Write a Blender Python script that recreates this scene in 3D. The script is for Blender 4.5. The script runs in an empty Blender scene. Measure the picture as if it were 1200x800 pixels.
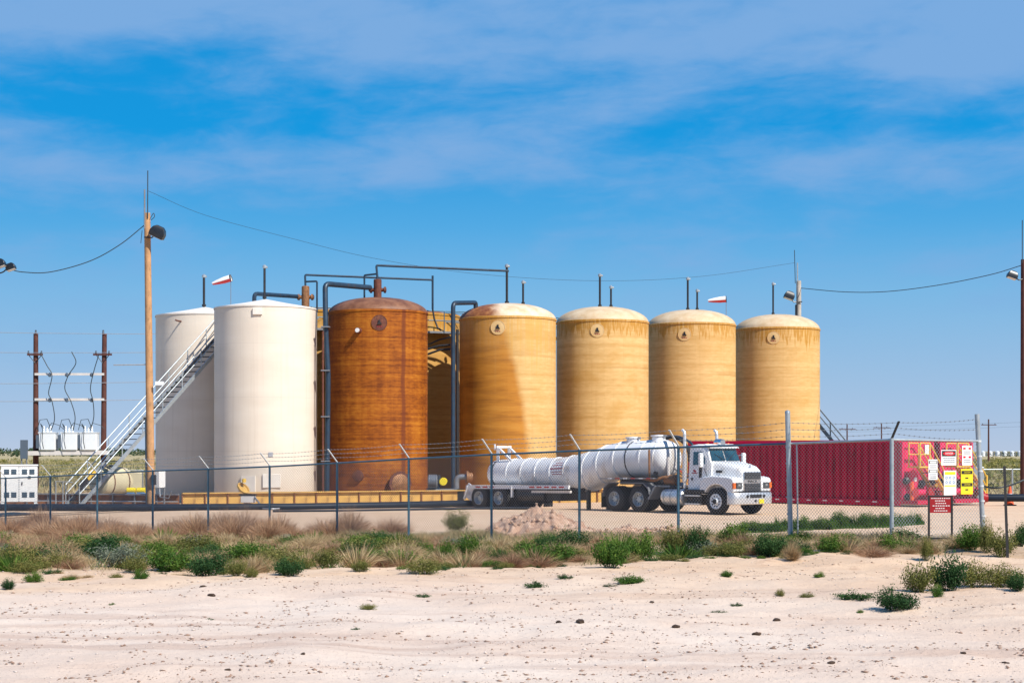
import bpy, math, random
import numpy as np
from mathutils import Vector, Matrix

# ------------------------------------------------------------------ camera, sky, sun, exposure
S = bpy.context.scene
COL = S.collection
R = math.radians
EYE = 2.46                      # eye height above the yard
FPX, HOR = 2000.0, 528.0        # focal length in photo pixels, horizon row

cam_d = bpy.data.cameras.new('camera')
cam = bpy.data.objects.new('camera', cam_d)
COL.objects.link(cam)
cam.location = (0, 0, EYE)
cam.rotation_euler = (R(90), 0, 0)
cam_d.sensor_width = 36.0
cam_d.lens = 36.0 * FPX / 1200.0
cam_d.shift_y = (HOR - 400.0) / 1200.0
cam_d.clip_start = 0.1
cam_d.clip_end = 20000
S.camera = cam

SUN_EL, SUN_AZ = R(45), R(45)   # azimuth: to the right of straight behind the camera
sun_dir = Vector((math.sin(SUN_AZ) * math.cos(SUN_EL), -math.cos(SUN_AZ) * math.cos(SUN_EL), math.sin(SUN_EL)))

W = bpy.data.worlds.new('World')
S.world = W
W.use_nodes = True
nt = W.node_tree
nt.nodes.clear()
def wn(t, **k):
    n = nt.nodes.new(t)
    for a, b in k.items():
        setattr(n, a, b)
    return n
def wl(a, b):
    nt.links.new(a, b)
def wmath(op, a, b=None, c=None, clamp=False):
    n = wn('ShaderNodeMath', operation=op, use_clamp=clamp)
    for i, v in enumerate((a, b, c)):
        if v is None:
            continue
        if isinstance(v, (int, float)):
            n.inputs[i].default_value = v
        else:
            wl(v, n.inputs[i])
    return n.outputs[0]
tc = wn('ShaderNodeTexCoord')
sep = wn('ShaderNodeSeparateXYZ')
wl(tc.outputs['Generated'], sep.inputs[0])
sky = wn('ShaderNodeTexSky', sky_type='NISHITA')
sky.sun_disc = False
sky.sun_elevation = SUN_EL
sky.sun_rotation = math.pi - SUN_AZ
sky.altitude = 900
sky.air_density = 1.0
sky.dust_density = 0.15
sky.ozone_density = 2.5
# a clear desert sky: deep blue close to the horizon, so look the sky up a little higher
zup = wmath('MULTIPLY_ADD', wmath('MAXIMUM', sep.outputs['Z'], 0.0), 2.2, 0.045)
cmb = wn('ShaderNodeCombineXYZ')
wl(sep.outputs['X'], cmb.inputs[0]); wl(sep.outputs['Y'], cmb.inputs[1]); wl(zup, cmb.inputs[2])
nrm = wn('ShaderNodeVectorMath', operation='NORMALIZE')
wl(cmb.outputs[0], nrm.inputs[0])
wl(nrm.outputs[0], sky.inputs['Vector'])
hsv = wn('ShaderNodeHueSaturation')
hsv.inputs['Hue'].default_value = 0.495
hsv.inputs['Saturation'].default_value = 1.22
hsv.inputs['Value'].default_value = 1.0
wl(sky.outputs[0], hsv.inputs['Color'])
# thin cloud veils: noise over azimuth and elevation, stretched sideways
az = wmath('ARCTAN2', sep.outputs['X'], sep.outputs['Y'])
el = wmath('ARCSINE', sep.outputs['Z'])
def cloud_noise(sx, sz, scale, detail, w, rough=0.55, tilt=0.0):
    c = wn('ShaderNodeCombineXYZ')
    wl(wmath('MULTIPLY', az, sx), c.inputs[0])
    wl(wmath('MULTIPLY', wmath('MULTIPLY_ADD', az, tilt, el), sz), c.inputs[1])
    c.inputs[2].default_value = w
    n = wn('ShaderNodeTexNoise')
    n.inputs['Scale'].default_value = scale
    n.inputs['Detail'].default_value = detail
    n.inputs['Roughness'].default_value = rough
    n.inputs['Distortion'].default_value = 0.35
    wl(c.outputs[0], n.inputs['Vector'])
    return n.outputs[0]
big = cloud_noise(3.2, 15.0, 1.0, 2.0, 4.3, 0.5, -0.05)
mid = cloud_noise(5.0, 17.0, 1.5, 7.0, 2.9, 0.52, -0.04)
# two long veil banks, one high and one lower, as in a lenticular sheet
def bank(e0, wdt):
    d = wmath('DIVIDE', wmath('SUBTRACT', el, e0), wdt)
    return wmath('POWER', 2.718, wmath('MULTIPLY', wmath('MULTIPLY', d, d), -1.0))
side = wn('ShaderNodeMapRange', interpolation_type='SMOOTHSTEP')
side.inputs['From Min'].default_value = -0.15
side.inputs['From Max'].default_value = 0.35
side.inputs['To Min'].default_value = 1.0
side.inputs['To Max'].default_value = 0.45
wl(az, side.inputs['Value'])
banks = wmath('ADD', wmath('MULTIPLY', bank(0.236, 0.036), 0.9), wmath('MULTIPLY', wmath('MULTIPLY', bank(0.166, 0.020), 0.95), side.outputs[0]))
cov = wmath('ADD', wmath('MULTIPLY', big, 0.75), wmath('MULTIPLY', mid, 0.95))
fine = cloud_noise(16.0, 48.0, 1.6, 6.0, 5.1, 0.6, -0.03)
cov = wmath('ADD', cov, wmath('MULTIPLY', wmath('SUBTRACT', fine, 0.5), 0.42))
cov = wmath('ADD', cov, wmath('MULTIPLY', banks, 0.40))
mr = wn('ShaderNodeMapRange', interpolation_type='SMOOTHSTEP')
mr.inputs['From Min'].default_value = 0.82
mr.inputs['From Max'].default_value = 1.32
mr.inputs['To Max'].default_value = 0.86
wl(cov, mr.inputs['Value'])
lowfade = wn('ShaderNodeMapRange', interpolation_type='SMOOTHSTEP')
lowfade.inputs['From Min'].default_value = 0.02
lowfade.inputs['From Max'].default_value = 0.13
lowfade.inputs['To Min'].default_value = 0.25
wl(el, lowfade.inputs['Value'])
cf = wmath('MULTIPLY', mr.outputs[0], lowfade.outputs[0])
# colour of a dry clear day by elevation, laid over the physical sky
ramp = wn('ShaderNodeValToRGB')
re_ = ramp.color_ramp.elements
stops = [(0.0, (0.45, 0.545, 0.73)), (0.045, (0.33, 0.52, 0.755)), (0.09, (0.205, 0.49, 0.79)), (0.13, (0.085, 0.41, 0.79)), (0.18, (0.004, 0.325, 0.765)), (0.30, (0.004, 0.27, 0.69)), (1.0, (0.006, 0.13, 0.48))]
for i_, (p_, c_) in enumerate(stops):
    e_ = re_[0] if i_ == 0 else (re_[1] if i_ == 1 else re_.new(p_))
    e_.position = p_
    e_.color = c_ + (1,)
wl(wmath('MAXIMUM', sep.outputs['Z'], 0.0), ramp.inputs[0])
rsc = wn('ShaderNodeVectorMath', operation='SCALE')
wl(ramp.outputs[0], rsc.inputs[0])
rsc.inputs['Scale'].default_value = 8.8
mixs = wn('ShaderNodeMix', data_type='RGBA')
mixs.inputs['Factor'].default_value = 0.92
wl(hsv.outputs[0], mixs.inputs['A'])
wl(rsc.outputs[0], mixs.inputs['B'])
mix = wn('ShaderNodeMix', data_type='RGBA')
wl(cf, mix.inputs['Factor'])
wl(mixs.outputs['Result'], mix.inputs['A'])
mix.inputs['B'].default_value = (2.0, 3.75, 6.55, 1)
bg = wn('ShaderNodeBackground')
bg.inputs['Strength'].default_value = 0.09
wl(mix.outputs['Result'], bg.inputs['Color'])
wo = wn('ShaderNodeOutputWorld')
wl(bg.outputs[0], wo.inputs['Surface'])

sun_l = bpy.data.lights.new('sun', 'SUN')
sun_l.energy = 4.9
sun_l.angle = R(0.53)
sun_l.color = (1.0, 0.945, 0.85)
sun = bpy.data.objects.new('sun', sun_l)
COL.objects.link(sun)
sun.rotation_euler = sun_dir.to_track_quat('Z', 'Y').to_euler()
sun.location = (30, -30, 60)

S.view_settings.view_transform = 'Standard'
S.view_settings.look = 'None'
S.view_settings.exposure = 0.35
S.view_settings.gamma = 1.0
S.view_settings.use_curve_mapping = False
S.render.engine = 'CYCLES'
S.cycles.max_bounces = 6
S.cycles.transparent_max_bounces = 8

rnd = random.Random(11)
rng = np.random.default_rng(5)

# ------------------------------------------------------------------ helpers
def at(px, py, Y):
    """a point at depth Y that the photo shows at this pixel"""
    return Vector(((px - 600.0) / FPX * Y, Y, EYE + (HOR - py) / FPX * Y))

class NT:
    def __init__(self, name):
        self.m = bpy.data.materials.new(name)
        self.m.use_nodes = True
        self.t = self.m.node_tree
        self.b = self.t.nodes['Principled BSDF']
    def n(self, t, **k):
        x = self.t.nodes.new(t)
        for a, b in k.items():
            setattr(x, a, b)
        return x
    def l(self, a, b):
        self.t.links.new(a, b)
    def setin(self, sock, v):
        if isinstance(v, (int, float)):
            sock.default_value = v
        elif isinstance(v, (tuple, list)):
            sock.default_value = tuple(v) + (1,) if (len(v) == 3 and sock.type == 'RGBA') else v
        else:
            self.l(v, sock)
    def math(self, op, a, b=None, c=None, clamp=False):
        x = self.n('ShaderNodeMath', operation=op, use_clamp=clamp)
        for i, v in enumerate((a, b, c)):
            if v is not None:
                self.setin(x.inputs[i], v)
        return x.outputs[0]
    def noise(self, vec, scale, detail=4, rough=0.55, dist=0.0):
        x = self.n('ShaderNodeTexNoise')
        x.inputs['Scale'].default_value = scale
        x.inputs['Detail'].default_value = detail
        x.inputs['Roughness'].default_value = rough
        x.inputs['Distortion'].default_value = dist
        if vec is not None:
            self.l(vec, x.inputs['Vector'])
        return x.outputs[0]
    def mapv(self, vec, scale, loc=(0, 0, 0)):
        x = self.n('ShaderNodeMapping')
        x.inputs['Scale'].default_value = scale
        x.inputs['Location'].default_value = loc
        self.l(vec, x.inputs['Vector'])
        return x.outputs[0]
    def ramp(self, f, stops):
        x = self.n('ShaderNodeValToRGB')
        e = x.color_ramp.elements
        while len(e) > 1:
            e.remove(e[-1])
        for i, (p, c) in enumerate(stops):
            k = e[0] if i == 0 else e.new(p)
            k.position = p
            k.color = tuple(c) + (1,) if len(c) == 3 else c
        self.l(f, x.inputs[0])
        return x.outputs[0]
    def mix(self, f, a, b, mode='MIX'):
        x = self.n('ShaderNodeMix', data_type='RGBA', blend_type=mode)
        self.setin(x.inputs['Factor'], f)
        self.setin(x.inputs['A'], a)
        self.setin(x.inputs['B'], b)
        return x.outputs['Result']
    def range(self, v, a, b, c=0.0, d=1.0, smooth=True):
        x = self.n('ShaderNodeMapRange', interpolation_type='SMOOTHSTEP' if smooth else 'LINEAR')
        x.inputs['From Min'].default_value = a
        x.inputs['From Max'].default_value = b
        x.inputs['To Min'].default_value = c
        x.inputs['To Max'].default_value = d
        self.l(v, x.inputs['Value'])
        return x.outputs[0]
    def bump(self, h, strength, dist):
        x = self.n('ShaderNodeBump')
        x.inputs['Strength'].default_value = strength
        x.inputs['Distance'].default_value = dist
        self.l(h, x.inputs['Height'])
        self.l(x.outputs[0], self.b.inputs['Normal'])
    def obj(self):
        return self.n('ShaderNodeTexCoord').outputs['Object']
    def uv(self):
        return self.n('ShaderNodeTexCoord').outputs['UV']
    def col(self, c):
        self.setin(self.b.inputs['Base Color'], c)

M = {}
def pm(name, col, rough=0.55, metal=0.0, var=0.12, scale=3.0, bump=0.0, stain=None, sa=0.35, spec=None):
    """painted / worn surface: base colour with patchy variation and an optional stain colour"""
    a = NT(name)
    o = a.obj()
    f = a.noise(o, scale, 6, 0.6)
    lo = tuple(max(0, c * (1 - var)) for c in col)
    hi = tuple(min(1, c * (1 + var)) for c in col)
    c = a.ramp(f, [(0.3, lo), (0.7, hi)])
    if stain:
        g = a.noise(a.mapv(o, (1, 1, 0.35)), scale * 2.3, 8, 0.68)
        c = a.mix(a.range(g, 0.62 - 0.3 * sa, 0.80 - 0.2 * sa), c, stain)
    a.col(c)
    a.b.inputs['Roughness'].default_value = rough
    a.b.inputs['Metallic'].default_value = metal
    if spec is not None:
        a.b.inputs['Specular IOR Level'].default_value = spec
    if bump:
        a.bump(a.noise(o, scale * 8, 5), 0.5, bump)
    M[name] = a.m
    return a.m

class MB:
    def __init__(self):
        self.v = []; self.f = []; self.u = {}
    def add(self, vs, fs):
        o = len(self.v)
        self.v += [tuple(p) for p in vs]
        self.f += [tuple(i + o for i in f) for f in fs]
        return self
    def box(self, c, s, rz=0.0, mat=None):
        hx, hy, hz = s[0] / 2, s[1] / 2, s[2] / 2
        pts = [Vector((x, y, z)) for z in (-hz, hz) for x, y in ((-hx, -hy), (hx, -hy), (hx, hy), (-hx, hy))]
        m = mat if mat is not None else Matrix.Rotation(rz, 3, 'Z')
        c = Vector(c)
        return self.add([c + m @ p for p in pts], [(0, 3, 2, 1), (4, 5, 6, 7), (0, 1, 5, 4), (1, 2, 6, 5), (2, 3, 7, 6), (3, 0, 4, 7)])
    def beam(self, p, q, w, h, up=(0, 0, 1)):
        """rectangular bar from p to q"""
        p, q = Vector(p), Vector(q)
        d = (q - p).normalized()
        u = Vector(up)
        s = d.cross(u)
        if s.length < 1e-4:
            s = d.cross(Vector((1, 0, 0)))
        s.normalize()
        t = s.cross(d).normalized()
        vs = []
        for e in (p, q):
            for a, b in ((-1, -1), (1, -1), (1, 1), (-1, 1)):
                vs.append(e + s * (a * w / 2) + t * (b * h / 2))
        return self.add(vs, [(0, 3, 2, 1), (4, 5, 6, 7), (0, 1, 5, 4), (1, 2, 6, 5), (2, 3, 7, 6), (3, 0, 4, 7)])
    def tube(self, pts, r, n=8, cap=True):
        pts = [Vector(p) for p in pts]
        rs = r if isinstance(r, (list, tuple)) else [r] * len(pts)
        k = len(pts)
        tang = []
        for i in range(k):
            a = pts[max(i - 1, 0)]; b = pts[min(i + 1, k - 1)]
            tang.append((b - a).normalized())
        ref = Vector((0, 0, 1)) if abs(tang[0].z) < 0.9 else Vector((1, 0, 0))
        s = tang[0].cross(ref).normalized()
        vs = []
        for i in range(k):
            s = (s - tang[i] * s.dot(tang[i])).normalized()
            t = tang[i].cross(s)
            for j in range(n):
                a = 2 * math.pi * j / n
                vs.append(pts[i] + s * (math.cos(a) * rs[i]) + t * (math.sin(a) * rs[i]))
        fs = []
        for i in range(k - 1):
            for j in range(n):
                fs.append((i * n + j, i * n + (j + 1) % n, (i + 1) * n + (j + 1) % n, (i + 1) * n + j))
        if cap:
            fs.append(tuple(reversed(range(n))))
            fs.append(tuple((k - 1) * n + j for j in range(n)))
        return self.add(vs, fs)
    def lathe(self, prof, n=32, c=(0, 0, 0), axis=None, cap=True):
        """prof: (radius, height) along the axis (default z)"""
        c = Vector(c)
        q = Vector((0, 0, 1)).rotation_difference(Vector(axis)).to_matrix() if axis is not None else Matrix.Identity(3)
        vs = []; fs = []
        k = len(prof)
        for r, z in prof:
            for j in range(n):
                a = 2 * math.pi * j / n
                vs.append(c + q @ Vector((math.cos(a) * r, math.sin(a) * r, z)))
        for i in range(k - 1):
            for j in range(n):
                fs.append((i * n + j, i * n + (j + 1) % n, (i + 1) * n + (j + 1) % n, (i + 1) * n + j))
        if cap:
            if prof[0][0] > 1e-4:
                fs.append(tuple(reversed(range(n))))
            if prof[-1][0] > 1e-4:
                fs.append(tuple((k - 1) * n + j for j in range(n)))
        return self.add(vs, fs)
    def extrude(self, poly, vec):
        """closed planar polygon pushed along vec"""
        vec = Vector(vec)
        a = [Vector(p) for p in poly]
        n = len(a)
        vs = a + [p + vec for p in a]
        fs = [tuple(reversed(range(n))), tuple(range(n, 2 * n))]
        for i in range(n):
            j = (i + 1) % n
            fs.append((i, j, n + j, n + i))
        return self.add(vs, fs)
    def loft(self, secs, cap=True, close=False):
        n = len(secs[0]); k = len(secs)
        vs = [p for s in secs for p in s]
        fs = []
        for i in range(k - 1):
            for j in range(n if close else n - 1):
                fs.append((i * n + j, i * n + (j + 1) % n, (i + 1) * n + (j + 1) % n, (i + 1) * n + j))
        if cap:
            fs.append(tuple(reversed(range(n))))
            fs.append(tuple((k - 1) * n + j for j in range(n)))
        return self.add(vs, fs)
    def mesh(self, name, smooth=None):
        me = bpy.data.meshes.new(name)
        me.from_pydata(self.v, [], self.f)
        me.update()
        import bmesh
        bm = bmesh.new(); bm.from_mesh(me)
        bmesh.ops.recalc_face_normals(bm, faces=bm.faces)
        bm.to_mesh(me); bm.free()
        if smooth is not None:
            me.shade_smooth()
            me.set_sharp_from_angle(angle=R(smooth))
        return me
    def build(self, name, mat, parent=None, smooth=35, bevel=0.0, seg=2):
        me = self.mesh(name, smooth)
        return place(name, me, mat, parent, bevel, seg)

def place(name, me, mat, parent=None, bevel=0.0, seg=2):
    o = bpy.data.objects.new(name, me)
    COL.objects.link(o)
    if mat is not None and len(me.materials) == 0:
        me.materials.append(M[mat] if isinstance(mat, str) else mat)
    if parent is not None:
        o.parent = parent
    if bevel:
        b = o.modifiers.new('bevel', 'BEVEL')
        b.width = bevel; b.segments = seg; b.limit_method = 'ANGLE'; b.angle_limit = R(35)
        b.harden_normals = False
    return o

def tag(o, label, cat, group=None):
    o['label'] = label
    o['category'] = cat
    if group:
        o['group'] = group
    return o
def thing(name, label, cat, loc=(0, 0, 0), rz=0.0, group=None):
    o = bpy.data.objects.new(name, None)
    o.empty_display_size = 0.3
    COL.objects.link(o)
    o.location = loc
    o.rotation_euler = (0, 0, rz)
    return tag(o, label, cat, group)
def copy_tree(o, parent=None):
    c = o.copy()
    COL.objects.link(c)
    if parent is not None:
        c.parent = parent
    for ch in list(o.children):
        copy_tree(ch, c)
    return c
def text_mesh(s, size, depth=0.004, align='CENTER'):
    cu = bpy.data.curves.new('lettering', 'FONT')
    cu.body = s; cu.size = size; cu.extrude = depth; cu.align_x = align; cu.align_y = 'CENTER'
    cu.resolution_u = 3
    o = bpy.data.objects.new('lettering', cu)
    COL.objects.link(o)
    dg = bpy.context.evaluated_depsgraph_get()
    me = bpy.data.meshes.new_from_object(o.evaluated_get(dg))
    bpy.data.objects.remove(o)
    bpy.data.curves.remove(cu)
    me.name = 'lettering'
    me.materials.clear()
    return me
def np_mesh(name, V, F, mat, shade=None):
    """V (n,3), F (m,k): one mesh from arrays; shade: a value per vertex"""
    me = bpy.data.meshes.new(name)
    V = np.asarray(V, np.float32); F = np.asarray(F, np.int32)
    m, k = F.shape
    me.vertices.add(len(V)); me.vertices.foreach_set('co', V.ravel())
    me.loops.add(m * k); me.loops.foreach_set('vertex_index', F.ravel())
    me.polygons.add(m)
    me.polygons.foreach_set('loop_start', np.arange(0, m * k, k, dtype=np.int32))
    me.polygons.foreach_set('loop_total', np.full(m, k, np.int32))
    if shade is not None:
        at_ = me.attributes.new('shade', 'FLOAT', 'POINT')
        at_.data.foreach_set('value', np.asarray(shade, np.float32))
    me.update(calc_edges=True)
    me.validate()
    if mat is not None:
        me.materials.append(M[mat])
    return me
def arc(c, r, a0, a1, n, plane='xz'):
    out = []
    for i in range(n + 1):
        a = R(a0 + (a1 - a0) * i / n)
        out.append((c[0] + r * math.cos(a), c[1] + r * math.sin(a)))
    return out

# ------------------------------------------------------------------ materials
pm('galvanised', (0.42, 0.46, 0.48), 0.42, 0.55, 0.15, 8)
pm('fence_steel', (0.065, 0.145, 0.20), 0.38, 0.3, 0.25, 6)
pm('wire_steel', (0.27, 0.29, 0.31), 0.5, 0.25, 0.1, 3)
pm('arm_white', (0.66, 0.68, 0.68), 0.45, 0.3, 0.1, 9)
pm('black_paint', (0.016, 0.016, 0.018), 0.5, 0, 0.3, 6)
pm('rubber', (0.018, 0.018, 0.019), 0.8, 0, 0.35, 12, 0.004)
pm('blue_pipe', (0.022, 0.045, 0.075), 0.42, 0.2, 0.3, 3, 0, (0.07, 0.045, 0.03), 0.3)
pm('black_poly', (0.007, 0.014, 0.026), 0.5, 0, 0.25, 2, 0, None, 0.1, 0.25)
pm('truck_white', (0.78, 0.785, 0.79), 0.3, 0, 0.03, 1.2, 0, (0.52, 0.45, 0.37), 0.3)
pm('trailer_white', (0.77, 0.775, 0.785), 0.38, 0, 0.04, 0.8, 0, (0.50, 0.44, 0.38), 0.36)
pm('chrome', (0.74, 0.74, 0.74), 0.25, 1.0, 0.05, 2)
pm('aluminium', (0.72, 0.71, 0.70), 0.42, 0.7, 0.08, 4)
pm('truck_black', (0.012, 0.012, 0.014), 0.45, 0, 0.3, 5, 0, (0.10, 0.08, 0.065), 0.25)
pm('amber', (0.75, 0.14, 0.015), 0.25, 0, 0.1, 9)
pm('plate_yellow', (0.80, 0.62, 0.02), 0.4, 0, 0.04, 9)
pm('lens', (0.10, 0.12, 0.13), 0.08, 0.3, 0.2, 20)
pm('red_mark', (0.35, 0.015, 0.03), 0.4, 0, 0.1, 9)
pm('red_tape', (0.50, 0.02, 0.02), 0.3, 0, 0.1, 9)
pm('pump_brown', (0.30, 0.14, 0.06), 0.6, 0.3, 0.3, 6, 0, (0.12, 0.05, 0.02), 0.5)
pm('frac_red', (0.46, 0.005, 0.044), 0.62, 0, 0.14, 0.9, 0, (0.16, 0.01, 0.015), 0.3, 0.2)
pm('frac_red_sunlit', (0.62, 0.012, 0.085), 0.6, 0, 0.12, 1.4, 0, (0.28, 0.015, 0.03), 0.2, 0.2)  # brighter copy of the tank red, sunlight on the end put into the colour
pm('safety_yellow', (0.74, 0.47, 0.06), 0.5, 0, 0.12, 4, 0, (0.40, 0.22, 0.05), 0.25)
pm('wall_yellow', (0.58, 0.345, 0.085), 0.6, 0, 0.14, 1.3, 0, (0.32, 0.17, 0.05), 0.35)
pm('wall_brown', (0.26, 0.105, 0.04), 0.7, 0, 0.25, 1.6, 0, (0.12, 0.05, 0.025), 0.45)
pm('pole_wood', (0.46, 0.25, 0.115), 0.8, 0, 0.18, 3, 0.01, (0.25, 0.13, 0.06), 0.4)
pm('pole_weathered', (0.42, 0.38, 0.33), 0.85, 0, 0.2, 3, 0.01)
pm('pole_dark', (0.085, 0.026, 0.018), 0.8, 0, 0.3, 3, 0.01)
pm('lamp_black', (0.018, 0.020, 0.024), 0.35, 0.2, 0.2, 6)
pm('lamp_glass', (0.62, 0.60, 0.56), 0.15, 0, 0.05, 6)
pm('can_white', (0.74, 0.77, 0.79), 0.4, 0, 0.05, 2)
pm('can_grey', (0.10, 0.13, 0.17), 0.5, 0.2, 0.1, 2)
pm('cabinet_white', (0.82, 0.82, 0.80), 0.4, 0, 0.03, 1.5)
pm('louver', (0.05, 0.10, 0.14), 0.4, 0.2, 0.3, 8)
pm('poly_cream', (0.62, 0.55, 0.37), 0.5, 0, 0.08, 1.2)
pm('white_bar', (0.62, 0.58, 0.55), 0.6, 0, 0.1, 2)
pm('conductor', (0.55, 0.57, 0.60), 0.4, 0.6, 0.1, 1)
pm('cable_black', (0.02, 0.03, 0.035), 0.6, 0, 0.2, 1)
pm('sock_white', (0.80, 0.78, 0.76), 0.8, 0, 0.06, 2)
pm('sock_red', (0.62, 0.05, 0.05), 0.8, 0, 0.1, 2)
pm('rusty_iron', (0.13, 0.042, 0.028), 0.75, 0.2, 0.3, 5, 0, (0.24, 0.09, 0.03), 0.45)
pm('grey_pipe', (0.24, 0.25, 0.27), 0.45, 0.4, 0.15, 4, 0, (0.14, 0.07, 0.04), 0.2)
pm('sign_white', (0.80, 0.80, 0.78), 0.4, 0, 0.03, 5)
pm('sign_yellow', (0.80, 0.63, 0.02), 0.4, 0, 0.04, 5)
pm('sign_red', (0.33, 0.008, 0.012), 0.4, 0, 0.08, 5)
pm('sign_bright_red', (0.62, 0.015, 0.03), 0.4, 0, 0.06, 5)
pm('sign_black', (0.02, 0.02, 0.02), 0.45, 0, 0.1, 5)
pm('sign_grey', (0.32, 0.33, 0.36), 0.5, 0, 0.1, 5)
pm('sign_blue', (0.10, 0.22, 0.42), 0.45, 0, 0.1, 5)
pm('cone_orange', (0.75, 0.10, 0.02), 0.5, 0, 0.06, 6)
pm('concrete', (0.52, 0.48, 0.42), 0.8, 0, 0.1, 3, 0.004)
pm('far_white', (0.66, 0.68, 0.70), 0.6, 0, 0.05, 0.1)
pm('dark_clod', (0.05, 0.028, 0.016), 0.95, 0, 0.4, 20, 0.01)

def m_glass():
    a = NT('windscreen')
    a.col(a.ramp(a.noise(a.obj(), 1.2, 2), [(0.35, (0.012, 0.035, 0.055)), (0.7, (0.03, 0.11, 0.15))]))
    a.b.inputs['Roughness'].default_value = 0.04
    a.b.inputs['Specular IOR Level'].default_value = 0.8
    M['glass'] = a.m
m_glass()

def m_white_tank():
    a = NT('tank_cream')
    uv = a.uv()
    band = a.noise(a.mapv(uv, (0.25, 0.9, 1)), 1.0, 3)
    c = a.ramp(band, [(0.3, (0.67, 0.575, 0.47)), (0.7, (0.74, 0.655, 0.55))])
    streak = a.noise(a.mapv(uv, (5.0, 0.12, 1)), 1.0, 5, 0.6)
    c = a.mix(a.math('MULTIPLY', a.range(streak, 0.52, 0.74), 0.28), c, (0.46, 0.36, 0.26))
    # courses of plates: faint horizontal weld lines
    sp = a.n('ShaderNodeSeparateXYZ'); a.l(uv, sp.inputs[0])
    w = a.math('ABSOLUTE', a.math('SUBTRACT', a.math('FRACT', a.math('DIVIDE', sp.outputs[1], 2.44)), 0.5))
    line = a.range(w, 0.492, 0.5)
    c = a.mix(a.math('MULTIPLY', line, 0.25), c, (0.45, 0.38, 0.32))
    dust = a.range(a.math('ADD', sp.outputs[1], a.math('MULTIPLY', streak, 1.1)), 0.8, 2.2, 0.4, 0.0)
    c = a.mix(dust, c, (0.50, 0.38, 0.27))
    a.col(c)
    a.b.inputs['Roughness'].default_value = 0.6
    a.b.inputs['Specular IOR Level'].default_value = 0.3
    a.bump(line, 0.3, 0.004)
    M['tank_cream'] = a.m
m_white_tank()

def m_frp(name, rim, seed, stained=False, drip=1.0, light=(0.71, 0.475, 0.205), dark=(0.53, 0.31, 0.10)):
    a = NT(name)
    uv = a.uv()
    sp = a.n('ShaderNodeSeparateXYZ'); a.l(uv, sp.inputs[0])
    U, V = sp.outputs[0], sp.outputs[1]
    # filament winding: thin level courses
    b1 = a.noise(a.mapv(uv, (0.035, 3.6, 1), (seed, seed * 2, 0)), 1.0, 7, 0.68)
    b2 = a.noise(a.mapv(uv, (2.2, 9.0, 1), (seed, 3, 0)), 1.0, 4, 0.65)
    f = a.math('ADD', a.math('MULTIPLY', b1, 0.62), a.math('MULTIPLY', b2, 0.38))
    c = a.ramp(f, [(0.36, dark), (0.5, tuple((x + y) / 2 for x, y in zip(light, dark))), (0.62, light)])
    blotch = a.noise(a.mapv(uv, (0.5, 0.7, 1), (seed * 3, 0, 0)), 1.0, 4, 0.6)
    c = a.mix(a.math('MULTIPLY', a.range(blotch, 0.46, 0.72), 0.35 + 0.09 * (seed % 3)), c, (0.50, 0.27, 0.06))
    thin = a.noise(a.mapv(uv, (0.10, 1.6, 1), (seed * 5, 1, 0)), 1.0, 2, 0.4)
    c = a.mix(a.math('MULTIPLY', a.range(thin, 0.66, 0.70), 0.4), c, (0.40, 0.21, 0.06))
    if stained:
        # rust wash blown over the left of the shell, with a curved edge
        vv = a.math('DIVIDE', V, 9.0)
        edge = a.math('MULTIPLY_ADD', a.math('MULTIPLY', vv, vv), -1.55, 1.32)
        wob = a.math('MULTIPLY', a.math('SUBTRACT', a.noise(a.mapv(uv, (1.0, 1.2, 1)), 1.0, 4), 0.5), 0.5)
        left = a.range(a.math('SUBTRACT', a.math('ADD', edge, a.math('MULTIPLY', wob, 0.6)), U), -0.05, 0.42)
        oc = a.ramp(a.noise(a.mapv(uv, (0.35, 2.6, 1), (9, 2, 0)), 1.0, 5, 0.65), [(0.3, (0.27, 0.095, 0.010)), (0.52, (0.45, 0.175, 0.017)), (0.72, (0.53, 0.235, 0.032))])
        orange = oc
        st = a.noise(a.mapv(uv, (7.0, 0.16, 1), (2, 0, 0)), 1.0, 5, 0.6)
        up = a.range(V, 4.2, 8.6)
        sm = a.math('MULTIPLY', a.range(a.math('ADD', st, a.math('MULTIPLY', up, 0.16)), 0.58, 0.72), up)
        c = a.mix(a.math('MULTIPLY', sm, 0.6), c, (0.60, 0.33, 0.075))
        lu = a.math('MULTIPLY', left, a.range(V, 6.2, 8.8, 0.95, 0.6))
        c = a.mix(lu, c, orange)
    # drips running down from the rim
    h = a.math('SUBTRACT', rim, V)
    d1 = a.noise(a.mapv(uv, (4.5, 0.25, 1), (seed * 7, 0, 0)), 1.0, 3, 0.7)
    ln = a.math('MULTIPLY', a.range(d1, 0.34, 0.72, 0.12, 1.35, False), drip)
    dm = a.range(a.math('SUBTRACT', ln, h), -0.06, 0.12)
    dn = a.range(a.noise(a.mapv(uv, (9.0, 1.2, 1), (seed, 4, 0)), 1.0, 4, 0.6), 0.28, 0.58)
    c = a.mix(a.math('MULTIPLY', a.math('MULTIPLY', dm, dn), 0.85 if drip > 0.5 else 0.5), c, (0.44, 0.205, 0.022))
    vs_ = a.noise(a.mapv(uv, (3.0 + seed * 0.3, 0.09, 1), (seed * 11, 0, 0)), 1.0, 5, 0.6)
    c = a.mix(a.math('MULTIPLY', a.range(vs_, 0.52, 0.76), 0.25 + 0.05 * (seed % 4)), c, (0.47, 0.26, 0.08))
    a.col(c)
    a.b.inputs['Roughness'].default_value = 0.6
    a.b.inputs['Specular IOR Level'].default_value = 0.25
    a.bump(f, 0.35, 0.01)
    M[name] = a.m
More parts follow.
